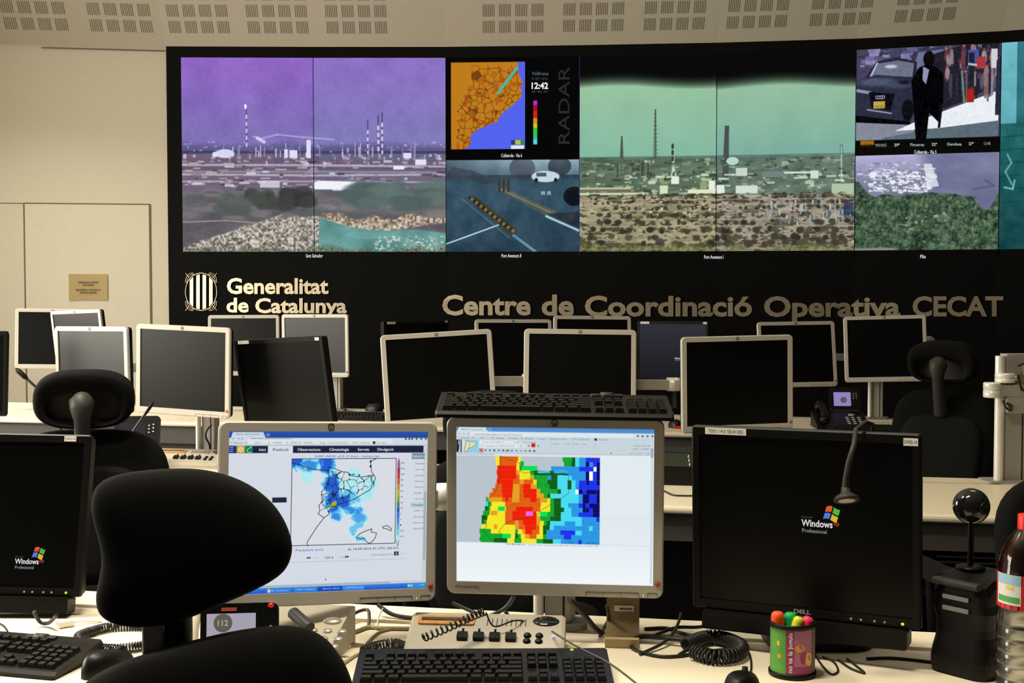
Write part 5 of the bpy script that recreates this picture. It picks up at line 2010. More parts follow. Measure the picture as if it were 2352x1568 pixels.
def mouse(label, loc, yaw, red=False):
    t = thing('computer_mouse', label, 'mouse', loc, (0, 0, R_(yaw)), 'black computer mice')
    link('mouse_body', cached('mo', mouse_mesh), t)
    mb = MB()
    mb.lathe([(.001, -.004), (.010, -.004), (.010, .004), (.001, .004)], (0, .030, .030), 14, 0, Matrix.Rotation(PI / 2, 3, 'Y'))
    mb.obj('scroll_wheel', 'key_dark', t)
    if red:
        mb = MB()
        mb.box((.004, -.053, .008), (.034, .010, .012))
        mb.obj('red_glow', glow('mouse_red', (190, 20, 20), .9), t)
    return t


p_ = on_z(228, 1562, DESK_Z)
mouse('black mouse between the black keyboard and the chair back', (p_.x, p_.y + .05, DESK_Z), -30)
p_ = on_z(1706, 1600, DESK_Z)
mouse('black mouse cut by the lower picture edge beside the pen cup', (p_.x, p_.y + .01, DESK_Z), -20)
p_ = on_z(858, 958, DESK_Z)
mouse('black mouse resting on the far-row keyboard', (p_.x, p_.y + .03, DESK_Z + .030), 60)
p_ = on_z(1553, 984, DESK_Z)
mouse('black mouse glowing red on the far-row desk', (p_.x, p_.y + .05, DESK_Z), 10, True)

# ================================================================== TELEPHONES


def telephone(label, loc, yaw, cream=False, lit=(176, 172, 186), badge=(108, 100, 90), txt=None, red=False, scl=1.0, front=False):
    t = thing('desk_telephone', label, 'telephone', loc, (0, 0, R_(yaw)), 'desk telephones with a tilted display')
    t.scale = (scl,) * 3
    mb = MB()
    prof = [(-.10, 0), (-.10, .018), (.085, .075), (.10, .07), (.10, 0)]
    n = len(prof)
    B0 = Matrix.Translation((.088, .13, 0)) @ Matrix.Rotation(R_(-16), 4, 'Z') if front else Matrix.Identity(4)
    for xa, xb in (((-.075, .085),) if front else ((-.125, .125),)):
        mb.add([(xa, y, z) for y, z in prof] + [(xb, y, z) for y, z in prof], [tuple(range(n)), tuple(range(2 * n - 1, n - 1, -1))] + [(j, j + n, (j + 1) % n + n, (j + 1) % n) for j in range(n)])
    mb.obj('body', 'phone_cream' if cream else 'black_plastic', t, B0)
    S = math.atan2(.057, .185)

    def on(x, y, lift=0):
        return Vector((x, y, .018 + (y + .10) * math.tan(S) + lift))
    Rk = Matrix.Rotation(S, 3, 'X')
    for r in range(4):
        for c in range(3):
            mb = MB()
            mb.ball(on(.035 + .028 * c, -.075 + .024 * r, .001), (.010, .0075, .004), 0, 14, 1, Rk)
            mb.obj('key', 'key_silver', t, B0)
    mb = MB()
    mb.ball(on(.062, .03, .001), (.018, .012, .005), 0, 16, 1, Rk)
    mb.obj('navigation_key', 'key_silver', t, B0)
    # handset in its cradle
    hx = -.098 if front else -.085
    mb = MB()
    P = [on(hx, -.085, .03), on(hx, -.05, .045), on(hx, .0, .05), on(hx, .05, .045), on(hx, .085, .03)]
    mb.tube(P, [.020, .017, .015, .017, .020], 14)
    mb.ball(on(hx, -.08, .022), (.026, .026, .022), 0, 16)
    mb.ball(on(hx, .08, .022), (.026, .026, .022), 0, 16)
    mb.obj('handset', 'phone_cream' if front else 'black_plastic', t, Matrix.Translation((0, .14, -.02)) if front else None)
    # tilted display
    D = Matrix.Translation((0, 0, .001)) @ Matrix.Rotation(R_(-10), 4, 'X') if front else Matrix.Translation((.045, .10, .075)) @ Matrix.Rotation(R_(-18), 4, 'X')
    dz_ = .020 if front else 0
    hh = .127 if front else .115
    mb = MB()
    mb.rbox((0, 0, hh / 2), (.134 if front else .150, .018, hh), .012)
    mb.obj('display_housing', 'black_plastic', t, D)
    mb = MB()
    mb.box((-.014, -.0095, .055 + dz_), (.084, .002, .070))
    d = mb.obj('display', glow('phone_lit_%d' % lit[2], lit, .85), t, D)
    mb = MB()
    mb.lathe([(.0001, 0), (.016, 0)], (-.028 if txt else -.008, -.0112, .094 if txt else .05), 24, 0, Matrix.Rotation(PI / 2, 3, 'X'))
    if txt:
        put_text(mb, txt, -.028, .0895, .0095, -.0118, 1, 'c', .02)
    mb.obj('display_badge', [glow('badge_%d' % badge[0], badge, .8), glow('badge_text', (180, 172, 164), .9)], t, D)
    for c in range(2):
        for r in range(3):
            mb = MB()
            mb.lathe([(.0001, 0), (.0034, 0), (.0036, .002)], (.040 + .014 * c, -.0105, .058 + .012 * r + .003 * c), 12, 0, Matrix.Rotation(PI / 2, 3, 'X'))
            mb.obj('function_key', 'key_silver', t, D)
    if red:
        mb = MB()
        mb.ball((.054, -.003, hh - .005), (.009, .008, .006), 0, 14)
        mb.obj('red_lamp', 'cap_red', t, D)
        mb = MB()
        mb.box((-.018, -.0096, hh - .010), (.026, .002, .006))
        mb.obj('red_mark', 'sticker_red', t, D)
    return t


p_ = on_z(550, 1556, DESK_Z)
telephone('desk telephone with a lit 112 display and a red lamp, under the rain chart screen', (p_.x, p_.y, DESK_Z), 6, True, txt='112', red=True, front=True)
p_ = on_z(1935, 990, DESK_Z)
telephone('black desk telephone with a small violet screen in the far row', (p_.x + .03, p_.y + .17, DESK_Z), -4, False, (150, 140, 205), (112, 92, 100))
telephone('telephone with pale keys between the open-backed headrest and the cut-off black monitor', (-1.43, 4.62, DESK_Z), 5, False, (60, 58, 66), (50, 46, 46), scl=1.1)
# ================================================================== INTERCOM CONSOLES


def console(label, loc, yaw, cord=True):
    t = thing('intercom_console', label, 'intercom console', loc, (0, 0, R_(yaw)), 'cream intercom consoles')
    w = .292
    prof = [(-.062, 0), (-.062, .012), (-.050, .020), (.045, .055), (.060, .058), (.068, .052), (.068, 0)]
    n = len(prof)
    mb = MB()
    vs = []
    for x, k in ((-w / 2, .93), (-w / 2 + .006, 1), (w / 2 - .006, 1), (w / 2, .93)):
        vs += [(x, y * k, z * k) for y, z in prof]
    fs = [(i * n + j, i * n + (j + 1) % n, (i + 1) * n + (j + 1) % n, (i + 1) * n + j) for i in range(3) for j in range(n)] + [tuple(range(n - 1, -1, -1)), tuple(3 * n + j for j in range(n))]
    mb.add(vs, fs)
    mb.obj('body', 'console_plastic', t)
    S = math.atan2(.035, .095)
    Rk = Matrix.Rotation(S, 3, 'X')

    def on(x, y, lift=0):
        return Vector((x, y, .020 + (y + .050) * math.tan(S) + lift))
    for k in range(4):
        mb = MB()
        mb.rbox(on(-.024 + .030 * k - .018, -.018, .003), (.020, .019, .010), .002, 0, 'z', 2, Rk)
        mb.box(on(-.024 + .030 * k - .018, -.004, .006), (.004, .006, .004), 0, Rk)
        mb.obj('square_button', 'black_plastic', t)
    for c in range(2):
        for r in range(2):
            mb = MB()
            mb.ball(on(.078 + .022 * c, -.024 + .016 * r, .001), (.0075, .0075, .005), 0, 14, 1, Rk)
            mb.obj('round_button', 'black_plastic', t)
    for x, y in ((-.004, -.006), (.126, -.012)):
        mb = MB()
        mb.ball(on(x, y, .004), (.0026, .0026, .0024), 0, 10)
        mb.obj('blue_light', glow('led_blue', (196, 200, 255), 1.2), t)
    mb = MB()
    mb.rbox(on(-.078, .030, .001), (.108, .026, .006), .006, 0, 'z', 4, Rk)
    mb.obj('wooden_rest', 'wood_orange', t)
    mb = MB()
    mb.box(on(-.078, .030, .0045), (.094, .008, .003), 0, Rk)
    mb.obj('rest_groove', 'cable_brown', t)
    mb = MB()
    for k in range(9):
        mb.box(on(.0 + .009 * k, .030, .0006), (.0016, .022, .001), 0, Rk)
    mb.obj('speaker_slots', 'apron_grey', t)
    mb = MB()
    mb.lathe([(.0001, .0012), (.024, .0012), (.025, 0)], on(.110, .036, .0005), 28, 0, Rk @ Matrix.Diagonal((1, .62, 1)))
    mb.obj('cable_socket', 'black_gloss', t)
    return t


pc = on_z(1115, 1470, .775)
console('cream intercom console with black buttons, an orange wooden rest and a blue light', (pc.x - .0, 2.365, DESK_Z), -5)
console('cream intercom console on the middle-row desk, its black buttons peeping over the headrest', (-1.24, 4.90, DESK_Z), -11)

# gooseneck microphones beside the middle-row console


def gooseneck_mic(label, pts, tip=.010):
    t = thing('gooseneck_microphone', label, 'microphone', (pts[0][0], pts[0][1], DESK_Z), group='gooseneck microphones')
    b = Vector((pts[0][0], pts[0][1], DESK_Z))
    mb = MB()
    mb.lathe([(.001, 0), (.05, 0), (.05, .012), (.03, .024), (.001, .026)], (0, 0, 0), 20)
    mb.obj('mic_base', 'black_plastic', t)
    L = [Vector(q) - b for q in pts]
    mb = MB()
    mb.tube(L, .005, 10)
    mb.obj('neck', 'cable_black', t)
    d = (L[-1] - L[-2]).normalized()
    mb = MB()
    mb.tube([L[-1] - d * .005, L[-1] + d * .006, L[-1] + d * .04, L[-1] + d * .052], [tip * .6, tip, tip, tip * .4], 12)
    mb.obj('mic_tip', 'black_plastic', t)


A = at_y(60, 868, 4.75)
B = at_y(100, 905, 4.75)
gooseneck_mic('black gooseneck microphone leaning out from behind the open-backed headrest', [(B.x + .10, 4.75, DESK_Z + .02), (B.x + .08, 4.75, DESK_Z + .12), tuple(B), tuple(A)])
A = at_y(334, 950, 4.42)
B = at_y(306, 990, 4.42)
gooseneck_mic('thin grey gooseneck microphone standing under the fully visible white-lit monitor', [(B.x - .03, 4.42, DESK_Z + .02), tuple(B), tuple(A)], .006)

# ================================================================== SMALL THINGS ON THE CLOSEST DESK
# pen cup
pcx = at_y(1820, 1500, 2.232)
cup = thing('pen_cup', 'round pen cup with green and purple printed label and white vertical lettering', 'pen cup', (pcx.x, 2.232, DESK_Z))
mb = MB()
mb.lathe([(.001, 0), (.0405, 0), (.0415, .003), (.0415, .009), (.039, .010)], n=36)
mb.obj('foot_ring', 'black_plastic', cup)
mb = MB()
mb.lathe([(.0385, .009), (.0385, .088)], n=60, a0=-90 - 180, a1=-90 + 180)
mb.obj('cup_body', 'cup_purple', cup)


def on_cup(pts, r, n_sub=8):
    """pts (angle offset along the circumference in m, z) -> wrapped polygon"""
    return [(r * math.sin(a / .0385), -r * math.cos(a / .0385), z) for a, z in pts]


def cup_patch(name, m, a0, a1, z0, z1, r):
    mb = MB()
    n = 14
    P = [(a0 + (a1 - a0) * k / n, z) for z in (z0, z1) for k in range(n + 1)]
    mb.add(on_cup(P, r), [(k, k + 1, n + 2 + k, n + 1 + k) for k in range(n)], 0, True)
    return mb.obj(name, m, cup)


cup_patch('label_panel', 'cup_green', -.0605, -.0195, .010, .087, .0388)
cup_patch('label_panel', 'cup_rose', -.005, .030, .024, .087, .0388)
cup_patch('label_panel', 'desk_edge', .032, .06, .010, .087, .0388)
for cxx, czz, rx, rz, m in ((.005, .056, .0085, .0070, 'cup_orange'), (.022, .036, .0075, .0115, 'cup_yellow'), (-.034, .062, .003, .005, 'cup_yellow'), (-.032, .040, .004, .004, 'cup_orange'), (.011, .040, .006, .012, 'cup_purple')):
    mb = MB()
    P = [(cxx + rx * math.cos(2 * PI * k / 20), czz + rz * math.sin(2 * PI * k / 20)) for k in range(20)]
    mb.add(on_cup(P, .0391), [tuple(range(20))])
    mb.obj('label_blob', m, cup)
mb = MB()
vs, fs, x0, x1 = text_geo('no te la juguis', .02)
k = .0072 / .70
kx = .070 / (x1 - x0)
mb.add(on_cup([(-.0085 - b * k, .013 + (a - x0) * kx) for a, b, _ in vs], .0392), fs)
mb.obj('label_lettering', 'print_white', cup)
mb = MB()
mb.lathe([(.0385, .086), (.0412, .087), (.0415, .093), (.040, .0955), (.037, .095), (.0365, .080), (.001, .079)], n=40)
mb.obj('rim', 'black_plastic', cup)
for nm, m, px, py, dy, r, lean in (('orange', 'marker_orange', 1786, 1420, .0, .0115, .0), ('green', 'marker_green', 1815, 1422, .008, .0115, 2), ('yellow', 'marker_yellow', 1832, 1432, -.012, .0095, 16), ('pink', 'marker_pink', 1853, 1431, -.006, .0100, 24)):
    q = at_y(px, py, 2.232 + dy)
    t = thing('highlighter', nm + ' highlighter sticking cap up out of the pen cup', 'highlighter', (q.x, q.y, q.z), (0, R_(lean), 0), 'highlighters in the pen cup')
    mb = MB()
    mb.lathe([(.001, .0125), (r * .6, .012), (r * .92, .009), (r, .003), (r, -.020)], n=20)
    mb.obj('cap', m, t)
    mb = MB()
    mb.lathe([(r * .95, -.020), (r * .9, -.060), (.001, -.062)], n=16)
    mb.obj('barrel', m, t)

# tan curved holder with a label
hp_ = on_z(1435, 1440, DESK_Z)
hd = thing('device_holder', 'tan curved plastic holder with a small white label, beside the column with a window-lit edge', 'device holder', (.215, 2.47, DESK_Z), (0, 0, R_(-6)))
prof = [(-.075, .0), (-.080, .018), (-.075, .021), (-.066, .008), (-.02, .010), (.012, .030), (.028, .070), (.034, .125), (.042, .125), (.038, .066), (.022, .020), (.010, .0)]
n = len(prof)
mb = MB()
mb.add([(-.032, y, z) for y, z in prof] + [(.032, y, z) for y, z in prof], [tuple(range(n)), tuple(range(2 * n - 1, n - 1, -1))] + [(j, j + n, (j + 1) % n + n, (j + 1) % n) for j in range(n)])
mb.obj('holder_body', 'tan_acrylic', hd)
mb = MB()
M = Matrix.Translation((.002, .0195, .052)) @ Matrix.Rotation(R_(-22), 4, 'X')
mb.box((0, -.002, 0), (.038, .001, .011))
mb.obj('label', 'paper_white', hd, M)
mb = MB()
put_text(mb, 'evooo', .004, -.003, .0062, -.003, 0, 'c', .03, .024)
mb.obj('label_print', 'ink', hd, M)
mb = MB()
mb.rbox((0, .024, .105), (.056, .008, .022), .004)
mb.obj('dark_strip', 'black_plastic', hd)

# black box (radio charger) with a webcam standing on it
bx = on_z(2215, 1545, DESK_Z)
box = thing('desk_speaker', 'black box-shaped desk speaker with two grey bars, beside the water bottle', 'speaker', (.828, 2.262, DESK_Z), (0, 0, R_(-52)))
mb = MB()
pr = []
hh = .172
for k in range(13):
    z = hh * k / 12
    pr.append(z)
N = 28
vs, fs = [], []
for k, z in enumerate(pr):
    w = .056 + .004 * math.sin(z * 60) * (z < .12) - .004 * (z > .165)
    d = .066 + .005 * math.sin(z * 45 + 1) * (z < .12) - .006 * (z > .165)
    for i in range(N):
        a = 2 * PI * i / N
        c, s = math.cos(a), math.sin(a)
        vs.append((w * math.copysign(abs(c) ** .35, c), d * math.copysign(abs(s) ** .35, s), z - .012 * (s < -.3) * (z > .15)))
fs = [(l * N + i, l * N + (i + 1) % N, (l + 1) * N + (i + 1) % N, (l + 1) * N + i) for l in range(12) for i in range(N)] + [tuple(range(12 * N, 13 * N)), tuple(range(N - 1, -1, -1))]
mb.add(vs, fs, 0)
mb.obj('casing', 'black_plastic', box)
for z in (.118, .138):
    mb = MB()
    mb.box((.0, -.069, z), (.05, .004, .007))
    mb.obj('grey_bar', 'case_grey', box)
mb = MB()
mb.rbox((0, -.0665, .163), (.088, .02, .012), .005, 0, 'x')
mb.obj('top_edge', 'chair_plastic', box)

wc = at_y(2231, 1162, 2.30)
cam_t = thing('webcam', 'glossy black ball webcam on a thin stem, standing on the black desk speaker', 'webcam', (wc.x, 2.30, DESK_Z + .172))
zc_ = wc.z - DESK_Z - .172
mb = MB()
mb.lathe([(.001, 0), (.026, 0), (.026, .004), (.008, .007), (.001, .007)], n=24)
mb.obj('stem_foot', 'black_plastic', cam_t)
mb = MB()
mb.tube([(0, 0, .004), (0, 0, zc_ - .028)], [.0058, .0052], 12)
mb.obj('stem', 'black_plastic', cam_t)
mb = MB()
mb.ball((0, 0, zc_), (.0325, .0325, .0325), 0, 32)
bl = mb.obj('ball', 'black_gloss', cam_t)
M = Matrix.Translation((0, 0, zc_)) @ Matrix.Rotation(R_(28), 4, 'Z') @ Matrix.Rotation(R_(90), 4, 'X')
mb = MB()
mb.lathe([(.001, .0322), (.006, .0325), (.0095, .0335), (.0115, .0325), (.0120, .030)], n=24)
mb.obj('lens_ring', 'black_plastic', cam_t, M)

# water bottle
bt = thing('water_bottle', 'clear ribbed plastic water bottle with red screw cap, cut by the picture edge', 'bottle', (.803, 1.985, DESK_Z))
prof = [(.001, .003), (.030, .0), (.040, .004), (.044, .014)]
z = .02
while z < .150:
    prof += [(.0445, z), (.0445, z + .010), (.0425, z + .013), (.0445, z + .016)]
    z += .020
prof += [(.0425, .178), (.0440, .182), (.0440, .238), (.0425, .243), (.0425, .250), (.038, .268), (.030, .284), (.021, .297), (.0145, .305), (.0135, .310)]
mb = MB()
mb.lathe(prof, n=48)
mb.obj('bottle_body', 'bottle_plastic', bt)
mb = MB()
mb.lathe([(.001, .006)] + [(r - .0016, zz) for r, zz in prof[2:] if zz < .172] + [(.041, .172), (.001, .172)], n=48)
mb.obj('water_fill', 'water', bt)
mb = MB()
mb.lathe([(.0155, .303), (.0155, .3245), (.0145, .326), (.001, .326)], n=32)
mb.obj('cap', 'cap_red', bt)


def bt_patch(name, m, a0, a1, z0, z1, r, slant=0):
    mb = MB()
    n = 20
    P = []
    for z, sh in ((z0, 0), (z1, slant)):
        for k in range(n + 1):
            a = R_(a0 + (a1 - a0) * k / n + sh)
            P.append((r * math.sin(a), -r * math.cos(a), z))
    mb.add(P, [(k, k + 1, n + 2 + k, n + 1 + k) for k in range(n)], 0, True)
    return mb.obj(name, m, bt)


bt_patch('label_panel', 'label_red', -150, 150, .183, .237, .0443)
bt_patch('label_panel', 'label_pink', -27, 70, .187, .233, .0446)
bt_patch('label_panel', 'label_white', -92, -33, .190, .231, .0446)
bt_patch('label_panel', 'label_sky', -92, -33, .222, .237, .0449)
bt_patch('label_panel', 'label_green', -88, -36, .194, .203, .0449)
bt_patch('label_panel', 'label_yellow', -66, -48, .214, .219, .0449)
mb = MB()
for i in range(8):
    for a0, w, zz in ((-16, 62, .226 - i * .0048),):
        n = 12
        P = []
        for z in (zz, zz + .0016):
            for k in range(n + 1):
                a = R_(a0 + w * k / n)
                P.append((.0448 * math.sin(a), -.0448 * math.cos(a), z))
        mb.add(P, [(k, k + 1, n + 2 + k, n + 1 + k) for k in range(n)])
mb.obj('label_print', 'label_red', bt)

# small gooseneck lamp hooked over the stickered black monitor
Mm = mtx(m4)
u0 = Mm @ Vector((.112, .062, DLH / 2 - .02))
pts = [u0, Mm @ Vector((.112, .050, DLH / 2 + .008)), Mm @ Vector((.108, .012, DLH / 2 + .016)), Mm @ Vector((.098, -.022, DLH / 2 + .006)), at_y(1962, 1020, 2.21), at_y(1950, 1060, 2.20), at_y(1944, 1095, 2.20), at_y(1942, 1122, 2.20)]
lt = thing('gooseneck_lamp', 'little bent gooseneck lamp hanging over the screen of the stickered black monitor', 'lamp', tuple(u0))
mb = MB()
mb.tube([p - u0 for p in pts], [.004, .004, .004, .0042, .0048, .0052, .0056, .0068], 12)
mb.obj('neck', 'chair_plastic', lt)
q = pts[-1] - u0
mb = MB()
M = Matrix.Rotation(R_(-24), 3, 'X')
mb.lathe([(.0066, .004), (.009, -.008), (.019, -.014), (.0225, -.019), (.0215, -.022), (.014, -.0215)], tuple(q), 24, 0, M)
mb.obj('bell_shade', 'chair_plastic', lt)
mb = MB()
mb.lathe([(.001, -.0222), (.0145, -.0218)], tuple(q), 20, 0, M)
mb.obj('lens_disc', 'lens', lt)
mb = MB()
mb.box((0, .004, -.012), (.018, .012, .026), 0, mtx(m4).to_3x3().normalized())
mb.obj('clip', 'black_plastic', lt)

# radio set behind the lit map screen, on the middle-row desk
rd = on_z(1560, 1119, DESK_Z)
rt = thing('radio_set', 'black desk radio with yellow ring buttons, beside the lit map screen', 'radio', (.60, 4.40, DESK_Z), (0, 0, ROW_A))
mb = MB()
mb.rbox((0, .09, .058), (.30, .18, .114), .01, 0, 'x')
mb.obj('casing', 'black_plastic', rt)
mb = MB()
mb.box((-.06, -.001, .088), (.16, .003, .042))
mb.obj('display', mat('radio_display', (.035, .05, .03), .3), rt)
for k in range(3):
    mb = MB()
    mb.ball((.012 - .002 * k, -.003, .074 + .014 * k), (.003, .003, .006), 0, 10)
    mb.obj('silver_key', 'key_silver', rt)
for x, zz in ((.043, .088), (.031, .082), (.043, .076), (.055, .082), (.050, .100), (.050, .067)):
    mb = MB()
    mb.tube([(x + .0048 * math.cos(2 * PI * k / 14), -.002, zz + .0048 * math.sin(2 * PI * k / 14)) for k in range(15)], .0013, 5)
    mb.obj('ring_button', glow('ring_yellow', (150, 150, 50), .8), rt)

# computer cases under the desks


def case(label, x, y, z, w, d, h, slots, m='case_grey'):
    t = thing('computer_case', label, 'computer', (x, y, z), (0, 0, ROW_A), 'computer cases under the desks')
    mb = MB()
    mb.rbox((0, d / 2, h / 2), (w, d, h), .006, 0, 'y', 2)
    mb.obj('casing', m, t)
    mb = MB()
    for k in range(slots):
        mb.box((0, -.0005, h * (.25 + .55 * k / max(1, slots - 1))), (w * .86, .003, .006))
    mb.box((w * .3, -.0005, h * .12), (w * .2, .003, .008))
    mb.obj('front_slots', 'black_plastic' if m == 'case_grey' else 'case_grey', t)


case('ribbed grey computer case under the far-row desk near the bare silver column', 2.18, 6.00, .40, .30, .42, .10, 4)
case('low grey computer case under the far-row desk, beyond the pole of the white-lit monitor', -1.72, 6.85, .50, .62, .28, .16, 2)
case('dark computer case with grey slots under the middle-row desk, behind the ball webcam', 1.50, 4.05, .46, .34, .40, .13, 5, 'chair_shell')
# shelves that carry those cases
for k, (x, y, z, w) in enumerate(((2.18, 6.00, .40, .5), (-1.72, 6.83, .50, .9), (1.50, 4.05, .46, .5))):
    t = thing('case_shelf', ('black shelf under the far-row desk carrying the ribbed grey computer case', 'black shelf under the far-row desk carrying the low grey computer case', 'black shelf under the middle-row desk carrying the slotted grey computer case')[k], 'shelf', (x, y, 0), (0, 0, ROW_A))
    mb = MB()
    mb.box((0, .16, z - .011), (w, .36, .02))
    mb.obj('board', 'black_board', t)
    for sx in (-1, 1):
        mb = MB()
        mb.box((sx * (w / 2 - .02), .16, (z - .021) / 2), (.02, .30, z - .021))
        mb.obj('support', 'black_board', t)

# ================================================================== CABLES ON THE DESKS


def cat(P, n=8):
    P = [Vector(p) for p in P]
    out = []
    for i in range(len(P) - 1):
        p0, p1, p2, p3 = P[max(i - 1, 0)], P[i], P[i + 1], P[min(i + 2, len(P) - 1)]
        for k in range(n):
            t = k / n
            out.append(.5 * (2 * p1 + (p2 - p0) * t + (2 * p0 - 5 * p1 + 4 * p2 - p3) * t * t + (3 * p1 - p0 - 3 * p2 + p3) * t ** 3))
    out.append(P[-1])
    return out


def cable(label, pix, r=.0032, m='cable_black', lift=None, group='loose cables on the desks', name='cable'):
    """a cable lying on the closest desk through points of the desk top"""
    P = []
    for i, (a, b) in enumerate(pix):
        h = (lift[i] if lift else 0)
        P.append(on_z(a, b, DESK_Z + r + h))
    o = MB().tube(cat(P), r, 8).obj(name, m)
    tag(o, label, 'cable', group)
    return o


def coil(label, pix, R=.009, pitch=.006, r=.0019, m='cable_black', lift=None):
    P = cat([on_z(a, b, DESK_Z + R + r + (lift[i] if lift else 0)) for i, (a, b) in enumerate(pix)], 24)
    L = [0]
    for a, b in zip(P[:-1], P[1:]):
        L.append(L[-1] + (b - a).length)
    n = int(L[-1] / pitch * 12)
    out, j = [], 0
    for k in range(n + 1):
        s = L[-1] * k / n
        while j < len(L) - 2 and L[j + 1] < s:
            j += 1
        u = (s - L[j]) / max(1e-9, L[j + 1] - L[j])
        p = P[j].lerp(P[j + 1], u)
        t = (P[j + 1] - P[j]).normalized()
        a = t.cross(Vector((0, 0, 1))).normalized()
        b = a.cross(t)
        w = 2 * PI * s / pitch
        out.append(p + (a * math.cos(w) + b * math.sin(w)) * R)
    o = MB().tube(out, r, 6).obj('coiled_cord', m)
    return tag(o, label, 'cable', 'coiled telephone cords')


coil('coiled black cord looping on the desk behind the chair headrest stem', [(215, 1448), (180, 1462), (200, 1482), (260, 1490), (330, 1482), (392, 1468), (400, 1446), (340, 1437), (260, 1438), (200, 1452)], .008, .0055)
coil('coiled black cord ending behind the black keyboard, next to the intercom console', [(835, 1496), (860, 1486), (900, 1478), (925, 1484), (948, 1496)], .009, .007)
coil('thick coiled black cord bundled below the stickered black monitor', [(1575, 1480), (1620, 1464), (1662, 1466), (1702, 1484), (1690, 1503), (1640, 1508), (1594, 1496)], .012, .0075, .0026)
# the springy cord over the intercom console
P = [at_y(972, 1500, 2.275), at_y(1010, 1484, 2.29), at_y(1050, 1466, 2.31), at_y(1085, 1449, 2.33), at_y(1112, 1438, 2.345)]
P = [p + Vector((0, -.002, .028)) for p in cat(P, 20)]
out = []
for k in range(15 * 14 + 1):
    s = k / (15 * 14) * (len(P) - 1)
    j = min(int(s), len(P) - 2)
    p = P[j].lerp(P[j + 1], s - j)
    w = 2 * PI * k / 14
    t_ = (P[-1] - P[0]).normalized()
    a = t_.cross(Vector((0, 0, 1))).normalized()
    b = a.cross(t_)
    out.append(p + (a * math.cos(w) + b * math.sin(w)) * .0068)
e0 = out[-1]
out += cat([e0, at_y(1135, 1443, 2.35) + Vector((0, 0, .004)), at_y(1180, 1425, 2.37), at_y(1210, 1427, 2.40), at_y(1240, 1436, 2.40)], 6)[1:]
tag(MB().tube(out, .0016, 6).obj('coiled_cord', 'cable_black'), 'thin springy black cord stretched over the front of the intercom console', 'cable', 'coiled telephone cords')
cable('thin grey cable running from the intercom console past the keyboard to the desk front', [(1268, 1450), (1300, 1470), (1340, 1492), (1400, 1523), (1460, 1568), (1510, 1610)], .0018, 'cable_brown', [.045, .048, .044, .038, .034, .034])
cable('thick black cable lying along the rear of the desk behind the intercom console', [(868, 1388), (900, 1410), (950, 1419), (1020, 1423), (1080, 1426), (1120, 1416), (1160, 1396), (1180, 1370)], .0045, 'cable_black', [.02, .004, 0, 0, 0, .0, .02, .05])
cable('black cable crossing under the lit map screen beside the window-lit column edge', [(1040, 1384), (1080, 1402), (1125, 1420), (1165, 1432)], .0042, 'cable_black', [.03, .018, .010, .009])
cable('black cable dropping behind the intercom console', [(1158, 1402), (1166, 1412), (1166, 1432)], .004, 'cable_black', [.01, 0, 0])
cable('brown cable arching on the desk beside the telephone with the red lamp', [(745, 1462), (775, 1440), (815, 1408), (843, 1400), (848, 1416), (846, 1440)], .0036, 'cable_brown', [0, .004, .014, .018, .012, 0])
cable('beige cable running from the telephone to the intercom console', [(735, 1464), (770, 1464), (815, 1450), (845, 1440), (880, 1442), (950, 1443)], .0042, 'cable_beige')
cable('long beige cable curving round the corner of the black keyboard', [(905, 1443), (870, 1452), (845, 1474), (835, 1495), (815, 1506), (795, 1520), (780, 1532)], .0028, 'cable_beige')
cable('thin white wire hanging behind the telephone and the intercom console', [(880, 1396), (870, 1416), (864, 1446)], .0014, 'cable_white', [.02, .006, 0])
cable('black cable looping between the tan holder and the stickered monitor', [(1480, 1444), (1530, 1442), (1560, 1452), (1600, 1462), (1640, 1468)], .0036, 'cable_black')
cable('black cable crossing the loop beside the tan holder', [(1500, 1460), (1535, 1446), (1560, 1440), (1600, 1440), (1630, 1436)], .0036, 'cable_black', [0, .006, .012, .01, .004])
cable('thick black cable stretched from the tan holder to the coiled bundle', [(1445, 1478), (1470, 1462), (1520, 1464), (1580, 1470), (1640, 1470), (1690, 1478)], .0048, 'cable_black', [0, .004, .008, .008, .004, 0])
cable('long black cable lying flat on the desk in front of the coiled bundle', [(1440, 1474), (1460, 1492), (1510, 1506), (1560, 1506), (1620, 1496), (1680, 1490)], .0034, 'cable_black')
cable('black cable rising in a steep bend beside the coiled bundle', [(1470, 1502), (1520, 1478), (1545, 1455), (1558, 1430), (1564, 1408)], .0032, 'cable_black', [0, .006, .014, .02, .03])
cable('black cable slanting down from the coiled bundle to the flat cable', [(1560, 1503), (1585, 1488), (1615, 1468), (1640, 1456)], .0034, 'cable_black', [0, .006, .01, .008])
cable('mouse cable bending down to the mouse beside the pen cup', [(1690, 1470), (1715, 1490), (1725, 1515), (1724, 1545), (1715, 1575)], .0020, 'cable_black')
cable('thin black cable loop on the desk beside the pen cup', [(1870, 1500), (1890, 1530), (1910, 1548), (1925, 1540), (1915, 1520), (1890, 1508)], .0020, 'cable_black')
cable('black cable end lying on the desk below the green monitor light', [(1925, 1515), (1955, 1535), (1985, 1545), (1968, 1530), (1945, 1512)], .0022, 'cable_black')
cable('black cable running from the stickered monitor to the black speaker', [(1990, 1512), (2040, 1510), (2090, 1514), (2140, 1520)], .0028, 'cable_black')
cable('thin cable looping at the picture edge behind the keyboard beside the mouse', [(-30, 1425), (0, 1432), (15, 1445), (20, 1462)], .0018, 'cable_black')
cable('black cable hanging below the soundbar of the cut-off monitor', [(78, 1404), (92, 1428), (112, 1430), (130, 1412)], .0038, 'cable_black', [.03, .006, .006, .03])
cable('black cables dropping beside the grey column to the desk', [(1308, 1376), (1340, 1410), (1365, 1440), (1385, 1456)], .0055, 'cable_black', [.09, .05, .015, 0])
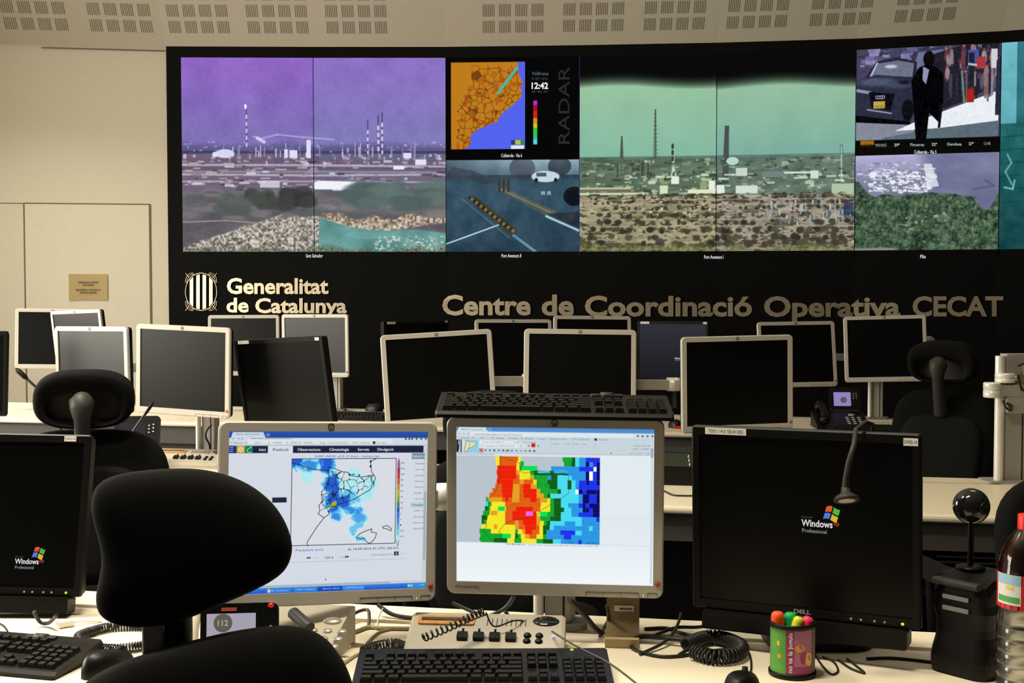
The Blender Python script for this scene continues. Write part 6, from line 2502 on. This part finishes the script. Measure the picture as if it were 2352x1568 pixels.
cable('dark cable beside the tan holder going up behind the lit map screen', [(1378, 1460), (1388, 1440), (1398, 1420), (1394, 1390)], .0036, 'cable_brown', [0, .01, .03, .06])
# white plug and ribbed connector
q = on_z(150, 1440, DESK_Z)
pl = thing('cable_plug', 'white cable plug lying on the desk beside the coiled cord behind the keyboard', 'plug', (q.x, q.y, DESK_Z), (0, 0, R_(40)))
mb = MB()
mb.rbox((0, 0, .008), (.030, .018, .014), .004, 0, 'x')
mb.obj('plug_body', 'white_plastic', pl)
mb = MB()
mb.tube([(.014, 0, .008), (.04, .0, .006), (.07, -.012, .003)], .0028, 8)
mb.obj('plug_lead', 'white_plastic', pl)
A, B = at_y(672, 1406, 2.275), at_y(712, 1442, 2.235)
cn = thing('cable_connector', 'ribbed grey cable connector hanging beside the pale telephone keys', 'connector', tuple(A))
d = B - A
mb = MB()
L = [Vector((0, 0, 0)) + d * (k / 24) for k in range(25)]
mb.tube(L, [.010 + .0012 * (k % 2) for k in range(25)], 14)
mb.obj('sleeve', 'chair_plastic', cn)
mb = MB()
mb.tube(cat([Vector((-.012, .11, -.026)), Vector((-.009, .05, -.018)), Vector((0, 0, 0))]), .006, 10)
mb.obj('lead', 'cable_brown', cn)
q = on_z(775, 1487, DESK_Z)
pg_ = thing('cable_plug', 'black plug with a white tab on the desk between the chair back and the console', 'plug', (q.x - .01, q.y, DESK_Z), (0, 0, R_(-20)))
mb = MB()
mb.ball((0, 0, .010), (.015, .012, .010), 0, 14, .7)
mb.obj('plug_body', 'black_plastic', pg_)
mb = MB()
mb.box((.026, .002, .004), (.022, .008, .002), 0, Euler((0, 0, .6)).to_matrix())
mb.obj('white_tab', 'white_plastic', pg_)
# black lead hanging down the pale pole of the middle row
A = at_y(486, 975, 5.0)
pts = [A, at_y(474, 990, 5.0), at_y(473, 1005, 5.0), at_y(481, 1022, 5.0), at_y(483, 1050, 5.0)]
tag(MB().tube(cat(pts), .004, 8).obj('cable', 'cable_black'), 'black cable hanging in a bend down the pale middle-row column', 'cable', 'loose cables on the desks')
# cable across the middle-row desk
P = [on_z(1524, 1126, DESK_Z + .004), on_z(1545, 1136, DESK_Z + .004), on_z(1570, 1138, DESK_Z + .004), on_z(1600, 1138, DESK_Z + .004)]
tag(MB().tube(cat(P), .0028, 8).obj('cable', 'cable_black'), 'thin black cable sagging across the middle-row desk beside the lit map screen', 'cable', 'loose cables on the desks')
